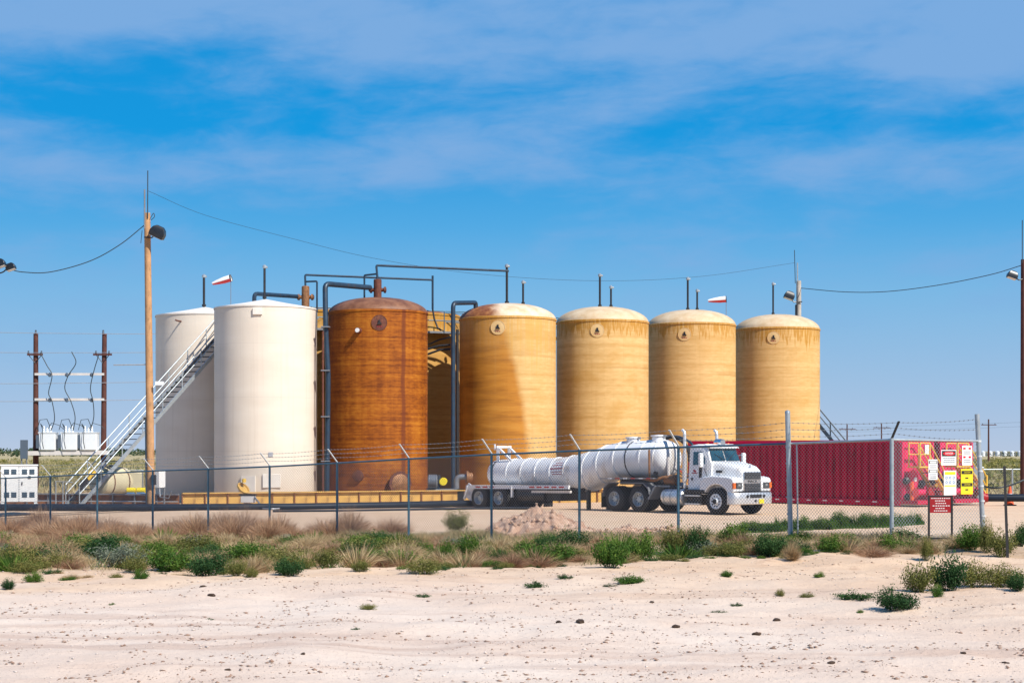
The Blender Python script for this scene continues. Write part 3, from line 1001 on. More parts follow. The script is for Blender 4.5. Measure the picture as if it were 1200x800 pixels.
# stack behind the cream tank
b = at(358, 352, 83.0)
st = thing('vent_stack', 'rusty orange vent stack rising behind the cream tank roof', 'vent stack', b)
m = MB(); m.lathe([(0.19, -1.5), (0.19, 0.66), (0.15, 0.70), (0, 0.70)], 18); m.build('stack_body', 'pump_brown', st)
m = MB(); m.tube([(-0.42, 0, 0.16), (0.42, 0, 0.16)], 0.09, 12); m.lathe([(0.15, 0), (0.15, 0.10)], 14, (-0.38, 0, 0.16), (1, 0, 0)); m.lathe([(0.15, 0), (0.15, 0.10)], 14, (0.28, 0, 0.16), (1, 0, 0)); m.build('cross_flange', 'pump_brown', st)
pipe('feed_pipe', '', [L(at(350, 347.5, 83)), L(at(298, 344, 80.5)), L(at(298, 358, 80.5))], 0.10, 'blue_pipe', st, bend=0.2)
pipe('riser', '', [(0, 0, 0.66), L(at(357.5, 322, 83)), L(at(507, 328, 85))], 0.05, 'blue_pipe', st, bend=0.08)
pipe('end_riser', '', [L(at(507, 323, 85)), L(at(507, 362, 85))], 0.055, 'blue_pipe', st)
pipe('loop_pipe', '', [L(at(358, 330, 83)), L(at(371.5, 329.5, 82.8)), L(at(371.5, 366, 82.8))], 0.045, 'blue_pipe', st, bend=0.06)
m = MB(); m.tube([L(at(507, 362, 85)), L(at(509, 374, 85)), L(at(513, 384, 85)), L(at(517, 387, 85))], 0.045, 8); m.build('hose', 'black_paint', st)
# pipe at the left of the rust washed tank
pipe('down_pipe', 'dark pipe looping off the rust washed tank and dropping in its shade', [at(557.5, 362, 82.6), at(557.5, 354.5, 82.6), at(531, 355, 80.6), at(531, 590, 80.6)], 0.11, 'blue_pipe', None, 12)
pipe('conduit', 'thin dark conduit in the shade beside the rust washed tank', [at(536, 386, 81.2), at(536, 590, 81.2)], 0.07, 'black_paint')

# windsocks
def windsock(label, px_pole, py_top, py_bot, Y, tilt):
    p0, p1 = at(px_pole, py_bot, Y), at(px_pole, py_top, Y)
    t = thing('windsock', label, 'windsock', p0, 0, 'windsocks on the tanks')
    h = p1.z - p0.z
    m = MB(); m.tube([(0, 0, -0.4), (0, 0, h)], 0.018, 6); m.build('mast', 'grey_pipe', t)
    d = Vector((-1, 0.15, tilt)).normalized()
    top = Vector((0, 0, h - 0.16))
    m = MB(); m.lathe([(0.17, 0), (0.165, 0.35), (0.12, 0.7), (0.07, 0.98)], 16, top, d, cap=False); m.build('sock', 'sock_white', t)
    m = MB(); m.lathe([(0.174, 0.02), (0.168, 0.36), (0.124, 0.70), (0.074, 0.97)], 16, top, d, cap=False)
    # lower red half of the sock
    me = m.mesh('red_stripe', 40)
    import bmesh
    bm = bmesh.new(); bm.from_mesh(me)
    ax = top
    kill = []
    for f in bm.faces:
        c = f.calc_center_median() - top
        c = c - d * c.dot(d)
        if c.z > -0.02:
            kill.append(f)
    bmesh.ops.delete(bm, geom=kill, context='FACES'); bm.to_mesh(me); bm.free()
    place('red_stripe', me, 'sock_red', t)
    m = MB(); m.lathe([(0.176, -0.02), (0.176, 0.02)], 16, top, d, cap=False); m.build('hoop', 'black_paint', t)
windsock('red and white windsock blowing left above the leftmost cream tank', 270.5, 322, 358, 84.3, -0.28)
windsock('red and white windsock blowing left above the tan tank behind the cab', 851, 347, 372, 93.0, -0.08)

# ------------------------------------------------------------------ catwalk and stairs
def rail_run(parent, pts, hgt=1.05, post_every=1.6, side=(0, 0), r=0.028, mat='galvanised'):
    """top rail, mid rail and posts along a line of points; every post a part"""
    P = [Vector(p) + Vector((side[0], side[1], 0)) for p in pts]
    for h, nm in ((hgt, 'top_rail'), (hgt * 0.55, 'mid_rail')):
        m = MB(); m.tube([p + Vector((0, 0, h)) for p in P], r, 6); m.build(nm, mat, parent)
    me = None
    for a, b in zip(P, P[1:]):
        n = max(1, int((b - a).length / post_every))
        for i in range(n + 1):
            q = a.lerp(b, i / n)
            if me is None:
                mm = MB(); mm.tube([(0, 0, 0), (0, 0, hgt)], r, 6); me = mm.mesh('rail_post', 40)
                me.materials.append(M[mat])
            o = place('rail_post', me, None, parent)
            o.location = q
def stairs(label, p0, p1, width, n, mat='galvanised', tread_mat='black_paint'):
    p0, p1 = Vector(p0), Vector(p1)
    t = thing('staircase', label, 'staircase', p0)
    d = p1 - p0
    h = Vector((d.x, d.y, 0)).normalized()
    s = Vector((h.y, -h.x, 0)) * (width / 2)
    for k in (-1, 1):
        m = MB(); m.beam(s * k, d + s * k, 0.05, 0.17); m.build('stringer', mat, t)
        m = MB(); m.tube([s * k + Vector((0, 0, 0.95)), d + s * k + Vector((0, 0, 0.95))], 0.026, 6); m.build('hand_rail', mat, t)
        m = MB(); m.tube([s * k + Vector((0, 0, 0.55)), d + s * k + Vector((0, 0, 0.55))], 0.022, 6); m.build('mid_rail', mat, t)
        mm = MB(); mm.tube([(0, 0, -0.1), (0, 0, 0.95)], 0.025, 6); pm_ = mm.mesh('rail_post', 40); pm_.materials.append(M[mat])
        for i in range(9):
            o = place('rail_post', pm_, None, t); o.location = s * k + d * (i / 8)
    mm = MB(); mm.box((0, 0, 0), (width - 0.06, 0.24, 0.035)); tm = mm.mesh('tread'); tm.materials.append(M[tread_mat])
    for i in range(1, n):
        o = place('tread', tm, None, t); o.location = d * (i / n); o.rotation_euler = (0, 0, math.atan2(s.y, s.x))
    return t
sl = stairs('long grey steel staircase climbing past the leftmost cream tank', (-18.95, 73.6, 0.05), (-13.5, 81.96, 8.35), 0.85, 34)
m = MB(); m.beam((0.55, 0.35, 1.22), (0.78, 0.70, 1.57), 0.03, 0.26); m.build('caution_plate', 'safety_yellow', sl)
m = MB(); m.beam((0.30, -0.03, 0.84), (0.55, 0.35, 1.22), 0.03, 0.26); m.build('caution_plate', 'black_paint', sl)
for k in (0.0, 0.35):
    m = MB(); m.tube([(-0.35 - k, -0.25 + k * 0.5, 0), (-0.35 - k, -0.25 + k * 0.5, 1.1), (-0.0, 0, 1.05)], 0.026, 6); m.build('newel', 'galvanised', sl)
cw = [(-13.3, 82.3, 8.4), (-8.0, 84.3, 8.4), (-2.2, 86.6, 8.4), (2.8, 90.9, 8.4), (8.1, 95.2, 8.4), (13.2, 99.2, 8.4)]
c0 = thing('catwalk', 'elevated steel catwalk with railings running behind the front row of tanks', 'catwalk', cw[0])
cl = [Vector(p) - Vector(cw[0]) for p in cw]
for a, b in zip(cl, cl[1:]):
    m = MB(); m.beam(a, b, 0.9, 0.10); m.build('deck', 'grey_pipe', c0)
    m = MB(); m.beam(a.lerp(b, 0.5) + Vector((0, 0, -8.3)), a.lerp(b, 0.5) + Vector((0, 0, -0.05)), 0.12, 0.12, (1, 0, 0)); m.build('support_leg', 'blue_pipe', c0)
rail_run(c0, cl, 1.05, 1.5, (0.25, -0.40), mat='fence_steel')
rail_run(c0, cl, 1.05, 1.5, (-0.25, 0.40), mat='fence_steel')
# curved ladder hoops and braces seen in the gap right of the rusted tank
for k, (a, b_, c_) in enumerate((((501, 404), (515, 398), (528, 395)), ((501, 409), (515, 405), (528, 404)), ((501, 415), (515, 410), (528, 409)))):
    m = MB(); m.tube([at(*a, 85.4) - Vector(cw[0]), at(*b_, 85.4) - Vector(cw[0]), at(*c_, 85.4) - Vector(cw[0])], 0.06 if k else 0.04, 6); m.build('brace', 'black_paint', c0)
stairs('dark steel staircase coming down behind the rightmost tan tank', (20.9, 98.2, 0.05), (14.2, 99.2, 8.35), 0.8, 34, 'blue_pipe', 'black_paint')

# ------------------------------------------------------------------ containment wall of bolted steel panels
def wall_run(label, a, b, n, h, mat, rib, flange='grey_pipe'):
    a, b = Vector(a), Vector(b)
    t = thing('containment_wall', label, 'wall', a)
    d = (b - a) / n
    u = d.normalized(); nn = Vector((u.y, -u.x, 0))
    ang = math.atan2(u.y, u.x)
    mm = MB(); mm.box((d.length / 2, 0, h / 2), (d.length - 0.01, 0.03, h)); pme = mm.mesh('panel'); pme.materials.append(M[mat])
    rm = MB(); rm.box((0, -0.05, h / 2), (0.05, 0.10, h + 0.01)); rme = rm.mesh('rib'); rme.materials.append(M[rib])
    for i in range(n):
        o = place('panel', pme, None, t); o.location = d * i; o.rotation_euler = (0, 0, ang)
        o = place('rib', rme, None, t); o.location = d * i; o.rotation_euler = (0, 0, ang)
    m = MB(); m.beam(nn * 0.06 + Vector((0, 0, h + 0.035)), d * n + nn * 0.06 + Vector((0, 0, h + 0.035)), 0.20, 0.05); m.build('top_flange', flange, t)
    return t
wall_run('yellow steel containment wall along the foot of the tank row', (-14.2, 73.4, 0), (13.2, 86.0, 0), 30, 0.60, 'wall_yellow', 'wall_brown', 'wall_yellow')
wb = wall_run('rusty brown containment wall behind the bottom of the long staircase', (-22.2, 74.9, 0), (-14.3, 73.35, 0), 8, 0.55, 'wall_brown', 'grey_pipe')
m = MB(); m.tube([(0, -0.25, 0.28), (7.9, -1.8, 0.28)], 0.03, 6); m.build('guard_rail', 'galvanised', wb)

def gpipe(label, pts, r, mat='black_poly'):
    m = MB(); P = [Vector(p) for p in pts]
    m.tube(P, r, 12)
    o = m.build('ground_pipe', mat)
    return tag(o, label, 'pipe')
gpipe('thick black pipe lying on the ground in front of the yellow wall', [(-30, 70.9, .12), (-22, 70.6, .12), (-14, 70.5, .12), (-9, 71.4, .12), (-5, 73.6, .12), (-1.5, 76.4, .12)], 0.15)
gpipe('second black pipe lying behind the thick one at the left', [(-30, 71.9, .10), (-22, 71.7, .10), (-16.2, 71.5, .10), (-12.0, 71.6, .10)], 0.14)
gpipe('thin black hose lying on the sand nearer than the black pipe', [(-9.6, 68.5, .04), (-7, 69.1, .04), (-4, 70.6, .04), (-1, 72.2, .04), (1.2, 72.5, .04)], 0.045)
rp = gpipe('black pipe with a red flange end right of the red tanks', [(21.2, 76.5, .36), (24, 76.2, .36), (30, 76.4, .36)], 0.17)
m = MB(); m.lathe([(0.3, 0), (0.3, 0.16), (0.2, 0.17), (0.2, 0.30)], 20, (21.0, 76.5, .36), (1, 0, 0)); m.build('flange', 'sign_red', rp)

# ------------------------------------------------------------------ equipment at the left
b = Vector((-20.75, 71.9, 0))
t = thing('generator_cabinet', 'white generator cabinet with eight dark square louvres at the left edge', 'cabinet', b, R(14))
m = MB(); m.box((0, 0, 1.08), (1.46, 0.9, 1.52)); m.build('body', 'cabinet_white', t, bevel=0.02)
m = MB(); m.box((0, 0, 1.86), (1.52, 0.96, 0.05)); m.build('lid', 'cabinet_white', t)
for i, x in enumerate((-0.50, -0.21, 0.22, 0.52)):
    for z in (0.62, 1.58):
        m = MB(); m.box((x, -0.452, z), (0.21, 0.02, 0.22)); f = m.build('louvre', 'louver', t)
        for k in range(4):
            mm = MB(); mm.box((x, -0.467, z - 0.08 + k * 0.053), (0.19, 0.012, 0.018)); mm.build('slat', 'can_grey', f)
m = MB(); m.box((0.0, -0.455, 1.08), (0.012, 0.02, 1.45)); m.build('door_seam', 'can_grey', t)
for x in (-0.55, 0.12):
    m = MB(); m.box((x, -0.47, 1.1), (0.04, 0.04, 0.12)); m.build('handle', 'black_paint', t)
m = MB(); m.box((0.42, -0.47, 1.36), (0.10, 0.04, 0.10)); m.build('display', 'black_paint', t)
for x in (-0.66, 0.66):
    m = MB(); m.box((x, 0, 0.16), (0.12, 0.86, 0.34)); m.build('skid', 'cabinet_white', t)

# transformer bank on two dark poles
YT = 110.0
def tp(px, py, dy=0.0):
    return at(px, py, YT + dy)
def wood_pole(name, label, x, y, z0, z1, r0, r1, mat, group=None, lean=(0, 0)):
    t = thing(name, label, 'utility pole', (x, y, z0), 0, group)
    m = MB(); k = 8
    m.tube([(lean[0] * i / k, lean[1] * i / k, -0.5 * (i == 0) + (z1 - z0) * i / k) for i in range(k + 1)], [r0 + (r1 - r0) * i / k for i in range(k + 1)], 14)
    m.build('shaft', mat, t)
    return t
for px, lab in ((42, 'dark wooden utility pole left of the three transformers'), (121, 'dark wooden utility pole right of the three transformers')):
    p = tp(px, 391)
    t = wood_pole('utility_pole', lab, p.x, YT, 0, p.z, 0.19, 0.15, 'pole_dark', 'transformer poles', (0.08 if px > 100 else 0, 0))
    z = tp(0, 415.5).z
    m = MB(); m.box((0, -0.2, z), (1.0 if px < 100 else 1.2, 0.1, 0.12)); ca = m.build('cross_arm', 'pole_dark', t)
    for dx in (-0.42, 0.42):
        m = MB(); m.lathe([(0.05, 0), (0.07, 0.06), (0.04, 0.10), (0.06, 0.16), (0, 0.2)], 10, (dx, -0.2, z + 0.06)); m.build('insulator', 'can_grey', t)
    m = MB(); m.tube([(-0.4, -0.16, z - 0.05), (0, -0.16, z - 0.55)], 0.025, 6); m.tube([(0.4, -0.16, z - 0.05), (0, -0.16, z - 0.55)], 0.025, 6); m.build('arm_brace', 'black_paint', t)
    m = MB(); m.lathe([(0.06, 0), (0.08, 0.08), (0.05, 0.14), (0.07, 0.22), (0, 0.26)], 10, (0, 0, p.z)); m.build('insulator', 'can_grey', t)
pf = tp(33, 531)
t = thing('transformer_platform', 'white platform beam and two pale cross bars between the dark poles', 'platform', tp(33, 533))
q = tp(33, 533)
m = MB(); m.beam(Vector((0, -0.3, 0.12)), tp(128, 530) - q + Vector((0, -0.3, 0)), 0.7, 0.28); m.build('deck_beam', 'white_bar', t)
for py in (438.5, 468):
    m = MB(); m.beam(tp(42, py) - q + Vector((0, -0.24, 0)), tp(123, py) - q + Vector((0, -0.24, 0)), 0.10, 0.15); m.build('cross_bar', 'white_bar', t)
    for px in (60, 80, 109):
        m = MB(); m.lathe([(0.05, -.12), (0.1, -.08), (0.1, .08), (0.05, .14)], 10, tp(px, py + 1) - q + Vector((0, -0.36, 0))); m.build('cutout', 'can_grey', t)
tr0 = None
for i, (px, lab) in enumerate(((57.5, 'leftmost of the three white pole transformers'), (83, 'middle one of the three white pole transformers'), (105.5, 'rightmost of the three white pole transformers'))):
    b = tp(px, 527.4) + Vector((0, -0.3, 0.0))
    if tr0 is None:
        tr0 = t = thing('transformer', lab, 'transformer', b, 0, 'pole transformers')
        m = MB(); m.box((0.06, 0, 0.56), (1.06, 0.9, 1.12)); m.build('tank_body', 'can_white', t, bevel=0.06, seg=3)
        m = MB(); m.box((0.06, 0, 1.13), (1.12, 0.96, 0.06)); m.build('lid', 'can_white', t)
        for k in range(5):
            m = MB(); m.box((-0.56, -0.36 + 0.18 * k, 0.56), (0.20, 0.05, 0.86)); m.build('cooling_fin', 'can_grey', t)
        for dx, hh in ((-0.22, 0.42), (0.22, 0.42), (0.0, 0.30)):
            m = MB(); m.lathe([(0.07, 0), (0.10, 0.08), (0.06, 0.13), (0.09, 0.2), (0.05, 0.26), (0.07, 0.33), (0.03, hh)], 10, (dx, -0.1, 1.14)); m.build('bushing', 'can_white', t)
        m = MB(); m.tube([(-0.22, -0.1, 1.4), (-0.35, -0.4, 1.7), (-0.15, -0.62, 1.3), (-0.2, -0.64, 0.6), (-0.1, -0.64, 0.1)], 0.025, 6); m.build('jumper_cable', 'cable_black', t)
        m = MB(); m.tube([(0.22, -0.1, 1.4), (0.0, -0.2, 2.0), (-0.45, -0.2, 1.95), (-0.6, -0.3, 1.3)], 0.025, 6); m.build('jumper_cable', 'cable_black', t)
        m = MB(); m.tube([(0.0, -0.1, 1.3), (0.3, -0.2, 1.75), (0.8, -0.2, 1.6), (1.05, -0.1, 1.35)], 0.022, 6); m.build('jumper_cable', 'cable_black', t)
    else:
        t = copy_tree(tr0); t.location = b; t['label'] = lab
def strand(name, label, pts, r, mat, n=5, cat='cable', group=None):
    P = [Vector(p) for p in pts]
    m = MB(); m.tube(P, r, n)
    o = m.build(name, mat)
    return tag(o, label, cat, group)
def curve_pts(pts, per=6):
    """Catmull-Rom through the points"""
    P = [Vector(p) for p in pts]
    P = [P[0] * 2 - P[1]] + P + [P[-1] * 2 - P[-2]]
    out = []
    for i in range(1, len(P) - 2):
        for k in range(per):
            t = k / per
            out.append(0.5 * ((2 * P[i]) + (P[i + 1] - P[i - 1]) * t + (2 * P[i - 1] - 5 * P[i] + 4 * P[i + 1] - P[i + 2]) * t * t + (3 * P[i] - P[i - 1] - 3 * P[i + 1] + P[i + 2]) * t ** 3))
    out.append(P[-2])
    return out
for lab, ps in (('dark drop cable down to the leftmost transformer', [(47, 413), (55, 428), (61, 440), (57, 460), (61, 470), (64, 490), (60, 504)]),
                ('dark drop cable down to the middle transformer', [(84, 412), (89, 425), (80, 440), (76, 455), (83, 470), (88, 488), (86, 504)]),
                ('dark drop cable down to the rightmost transformer', [(116, 415), (110, 435), (106, 455), (109, 470), (110, 488), (106, 504)])):
    strand('drop_cable', lab, curve_pts([tp(a, b_, -0.5) for a, b_ in ps]), 0.03, 'cable_black', 5, 'cable', 'transformer drop cables')
for lab, a, b_ in (('pale overhead power line at the tops of the dark poles', (-60, 388.5), (240, 391)), ('pale overhead power line at the cross arms of the dark poles', (-60, 412.5), (240, 412)), ('pale overhead power line level with the lower cross bar', (-60, 470.5), (240, 466.5)), ('faint upper power line between the two pale lines at the left', (-60, 449.5), (240, 446))):
    A, B = tp(*a, -.2), tp(*b_, -.2)
    strand('power_line', lab, [A, A.lerp(B, .35) - Vector((0, 0, .05)), A.lerp(B, .7) - Vector((0, 0, .05)), B], 0.018, 'conductor', 4, 'power line', 'power lines at the left')
b = tp(36, 545); t = thing('meter_box', 'grey meter rack standing behind the generator cabinet', 'meter box', (b.x, YT - 1.5, 0))
m = MB(); m.box((0, 0, 2.55), (0.42, 0.25, 1.2)); m.build('box', 'can_grey', t)
for dx in (-0.16, 0.16):
    m = MB(); m.tube([(dx, 0, 0), (dx, 0, 2.1)], 0.05, 8); m.build('leg', 'grey_pipe', t)

# cream poly tank, chemical tote, pumps, electrical stand
b = at(131, 590, 76.2); t = thing('poly_tank', 'cream horizontal plastic tank under the lower staircase', 'tank', (b.x, 76.2, 0.35), R(58))
m = MB(); m.lathe([(0.0, -0.95), (0.35, -0.93), (0.58, -0.82), (0.66, -0.65), (0.66, 0.65), (0.58, 0.82), (0.35, 0.93), (0, 0.95)], 28, (0, 0, 0.72), (1, 0, 0)); m.build('barrel', 'poly_cream', t)
for x in (-0.45, 0.45):
    m = MB(); m.lathe([(0.675, -0.03), (0.675, 0.03)], 28, (x, 0, 0.72), (1, 0, 0), cap=False); m.build('strap', 'rusty_iron', t)
    m = MB(); m.box((x, 0, 0.0), (0.14, 1.1, 0.5)); m.build('cradle', 'grey_pipe', t)
m = MB(); m.lathe([(0.16, 0), (0.16, 0.12), (0, 0.13)], 16, (0, 0, 1.36)); m.build('filler_cap', 'black_paint', t)
b = at(157, 590, 76.6); t = thing('chemical_tote', 'tan boxy plastic tote beside the light pole', 'tote', (b.x, 76.8, 0.4), R(10))
m = MB(); m.box((0, 0, 0.62), (0.72, 0.8, 1.0)); m.build('bottle', 'poly_cream', t, bevel=0.06)
m = MB(); m.box((0, 0, 0.04), (0.82, 0.9, 0.12)); m.build('pallet', 'black_paint', t)
for dx in (-0.36, 0.36):
    m = MB(); m.tube([(dx, -0.42, 0.1), (dx, -0.42, 1.2)], 0.02, 6); m.build('cage_bar', 'galvanised', t)
m = MB(); m.tube([(-0.4, -0.42, 1.2), (0.4, -0.42, 1.2)], 0.02, 6); m.build('cage_rail', 'galvanised', t)
pu = None
for i, (px, lab) in enumerate(((155, 'yellow pump motor beside the tan tote, left one of two'), (166.5, 'yellow pump motor close to the light pole, right one of two'))):
    b = at(px, 590, 75.6)
    if pu is None:
        pu = t = thing('pump', lab, 'pump', (b.x, 75.4, 0.3), 0, 'yellow pumps')
        m = MB(); m.lathe([(0.10, -0.2), (0.12, -0.18), (0.12, 0.18), (0.08, 0.2)], 16, (0, 0, 0.42), (1, 0, 0)); m.build('motor', 'sign_yellow', t)
        m = MB(); m.box((0, 0, 0.2), (0.34, 0.22, 0.26)); m.build('pump_body', 'sign_blue', t, bevel=0.02)
        m = MB(); m.box((0, 0, -0.1), (0.4, 0.3, 0.42)); m.build('stand', 'black_paint', t)
    else:
        t = copy_tree(pu); t.location = (b.x, 75.4, 0.3); t['label'] = lab
b = at(196, 590, 74.6); t = thing('electrical_stand', 'white electrical cabinet on a stand right of the light pole', 'cabinet', (b.x, 72.9, 0), R(-28))
m = MB(); m.box((0, 0, 1.25), (0.34, 0.42, 0.72)); m.build('enclosure', 'cabinet_white', t, bevel=0.015)
m = MB(); m.box((-0.18, 0.02, 1.36), (0.03, 0.28, 0.34)); m.build('window', 'black_paint', t)
for dx, dy in ((-0.14, -0.16), (0.14, 0.16)):
    m = MB(); m.tube([(dx, dy, -0.1), (dx, dy, 0.92)], 0.04, 8); m.build('leg', 'grey_pipe', t)
m = MB(); m.tube([(0.1, -0.1, 0.9), (0.3, -0.3, 0.5), (0.75, -0.3, 0.45), (0.9, -0.3, 0.75)], 0.03, 6); m.build('conduit', 'grey_pipe', t)
b = at(286, 594, 71.8); t = thing('hose_reel', 'small yellow capped valve box with hose in front of the cream tank', 'valve box', (b.x, 72.3, 0))
m = MB(); m.lathe([(0.30, -0.02), (0.30, 0.06), (0.25, 0.06), (0.23, 0.0), (0, -0.02)], 22, (-0.12, 0, 0.86), Vector((0.62, -0.42, 0.66))); m.build('hinged_lid', 'wall_yellow', t)
m = MB(); m.lathe([(0.09, 0), (0.09, 0.16), (0, 0.17)], 12, (-0.08, 0, 1.12)); m.build('knob', 'safety_yellow', t)
m = MB(); m.box((0.1, 0, 0.42), (0.60, 0.42, 0.32)); m.build('box', 'white_bar', t, bevel=0.03)
m = MB(); m.box((0.08, 0, 0.60), (0.70, 0.46, 0.06)); m.build('rim', 'black_paint', t)
m = MB(); m.box((0.02, 0, 0.14), (0.2, 0.3, 0.34)); m.build('pedestal', 'wall_brown', t)
m = MB(); m.tube(curve_pts([(0.4, -0.2, 0.5), (0.62, -0.5, 0.28), (0.85, -1.2, 0.08), (1.25, -1.5, 0.05), (1.6, -1.3, 0.06)]), 0.04, 8); m.build('hose', 'grey_pipe', t)

# valves and piping between the rusted tank and the rust washed tank
b = at(520, 580, 79.3); t = thing('valve_manifold', 'grey pipe manifold with yellow valve actuator beside the rusted tank', 'valve', (b.x, 79.0, 0))
def V3(px, py, Y=79.0):
    return at(px, py, Y) - Vector((b.x, 79.0, 0))
m = MB(); m.lathe([(0.17, -0.16), (0.19, -0.1), (0.19, 0.1), (0.17, 0.16)], 16, V3(519.5, 564), (0, -1, 0)); m.build('actuator', 'sign_yellow', t)
m = MB(); m.tube(curve_pts([V3(500, 575), V3(524, 575.5), V3(534, 574), V3(535, 564), V3(538, 559), V3(548, 558.5)], 5), 0.13, 12); m.build('manifold_pipe', 'grey_pipe', t)
m = MB(); m.lathe([(0.30, 0), (0.30, 0.10), (0.22, 0.12), (0.22, 0.3)], 18, V3(546, 559), (1, 0.2, 0)); m.build('rusty_flange', 'pump_brown', t)
m = MB(); m.lathe([(0.28, -0.22), (0.32, -0.18), (0.32, 0.18), (0.28, 0.22), (0.1, 0.24)], 20, V3(507, 564), (1, 0, 0)); m.build('pump_motor', 'grey_pipe', t)
for k in range(5):
    m = MB(); m.lathe([(0.34, -0.015), (0.34, 0.015)], 20, V3(507, 564) + Vector((-0.16 + k * 0.08, 0, 0)), (1, 0, 0)); m.build('cooling_rib', 'can_grey', t)
m = MB(); m.tube([V3(514, 556), V3(514, 588)], 0.09, 10); m.build('stand_pipe', 'blue_pipe', t)
m = MB(); m.box(V3(507, 582), (0.5, 0.5, 0.6)); m.build('plinth', 'concrete', t)
m = MB(); m.box(V3(540, 584), (0.3, 0.5, 0.9)); m.build('pipe_support', 'black_paint', t)

# ------------------------------------------------------------------ light poles
def flood(parent, loc, aim, s=1.0):
    """shoebox floodlight on a short bracket; aim: unit vector of the lens"""
    loc = Vector(loc); aim = Vector(aim).normalized()
    q = Vector((0, 0, -1)).rotation_difference(aim).to_matrix()
    m = MB()
    sec = []
    for z, w, d in ((-0.16, 0.24, 0.17), (0.0, 0.25, 0.18), (0.14, 0.20, 0.14), (0.22, 0.11, 0.09)):
        sec.append([loc + q @ (Vector((x * w, y * d, z)) * s) for x, y in ((-1, -1), (1, -1), (1, 1), (-1, 1))])
    m.loft(sec, True, True)
    o = m.build('flood_light', 'lamp_black', parent, bevel=0.02)
    m = MB(); m.box(loc + q @ Vector((0, 0, -0.165 * s)), (0.42 * s, 0.30 * s, 0.02), mat=q); m.build('lens', 'lamp_glass', o)
    return o
YP = 72.0
p0 = at(177, 597, YP); ptop = at(172.5, 250, YP)
lp = wood_pole('light_pole', 'tall tan wooden light pole beside the long staircase', p0.x, YP, 0, ptop.z, 0.175, 0.13, 'pole_wood', None, (ptop.x - p0.x, 0))
m = MB(); m.lathe([(0.135, 0), (0.135, 0.02), (0, 0.03)], 12, (ptop.x - p0.x, 0, ptop.z)); m.build('pole_cap', 'pole_weathered', lp)
def lpP(px, py, dy=0):
    return at(px, py, YP + dy) - Vector((p0.x, YP, 0))
m = MB(); m.tube([lpP(173, 256, -.15), lpP(173.2, 200, -.15)], 0.022, 6); m.build('antenna', 'cable_black', lp)
m = MB(); m.tube([lpP(169.5, 268, -.1), lpP(169.5, 222, -.1)], 0.035, 8); m.build('antenna', 'grey_pipe', lp)
m = MB(); m.tube(curve_pts([lpP(176, 256, -.1), lpP(180, 250, -.1), lpP(181, 254, -.1), lpP(177, 258, -.1)]), 0.015, 5); m.build('loop_wire', 'cable_black', lp)
m = MB(); m.tube([lpP(169, 278, -.2), lpP(178, 278.5, -.2), lpP(181, 276, -.2)], 0.03, 6); m.build('bracket', 'lamp_black', lp)
flood(lp, lpP(185, 272.5, -.25), (-0.45, 0.1, -0.95), 1.3)
m = MB(); m.tube([lpP(165, 285, -.1), lpP(166.5, 270, -.1)], 0.014, 5); m.build('loose_wire', 'cable_black', lp)
m = MB(); m.tube([lpP(171.5, 596, -.16), lpP(170.5, 490, -.14)], 0.03, 6); m.build('conduit', 'blue_pipe', lp)
m = MB(); m.box(lpP(180, 562, -.25), (0.20, 0.16, 0.42)); m.build('switch_box', 'black_paint', lp)
m = MB(); m.box(lpP(187, 449, -.2), (0.34, 0.2, 0.16)); m.build('small_lamp', 'can_white', lp)
m = MB(); m.tube([lpP(133, 427.5), lpP(173, 427)], 0.03, 6); m.build('side_rod', 'galvanised', lp)
# pole just outside the left edge with two floodlights reaching in
lb = at(-16, 590, 72.0)
lq = wood_pole('light_pole', 'pole at the left edge carrying two black floodlights', lb.x, 72.0, 0, 11.6, 0.175, 0.13, 'pole_wood')
def lqP(px, py, dy=0):
    return at(px, py, 72.0 + dy) - Vector((lb.x, 72.0, 0))
m = MB(); m.tube(curve_pts([lqP(-17, 318, -.15), lqP(-4, 320, -.2), lqP(3, 319, -.2), lqP(8, 315, -.2)]), 0.03, 6); m.build('bracket', 'lamp_black', lq)
flood(lq, lqP(12.5, 313, -.2), (0.35, -0.1, -0.95), 0.8)
flood(lq, lqP(0, 309, -.6), (0.35, -0.1, -0.95), 0.9)
# pole behind the rightmost tan tank
YB = 100.5
bb = at(936, 590, YB); bt = at(934.5, 329, YB)
lr = wood_pole('light_pole', 'pale light pole rising behind the rightmost tan tank', bb.x, YB, 0, bt.z, 0.19, 0.14, 'pole_weathered')
def lrP(px, py, dy=0):
    return at(px, py, YB + dy) - Vector((bb.x, YB, 0))
m = MB(); m.tube([lrP(932, 332, -.15), lrP(931, 293, -.15)], 0.022, 6); m.build('antenna', 'cable_black', lr)
m = MB(); m.tube([lrP(934.5, 330, -.1), lrP(934.5, 308, -.1)], 0.04, 8); m.build('antenna', 'galvanised', lr)
m = MB(); m.tube([lrP(940, 353.5, -.2), lrP(930, 354, -.2), lrP(927, 349, -.2)], 0.035, 6); m.build('bracket', 'lamp_black', lr)
flood(lr, lrP(925, 346.5, -.3), (-0.35, -0.1, -0.95), 1.2)
m = MB(); m.box(lrP(933, 364, -.22), (0.12, 0.1, 0.7)); m.build('junction_box', 'lamp_black', lr)
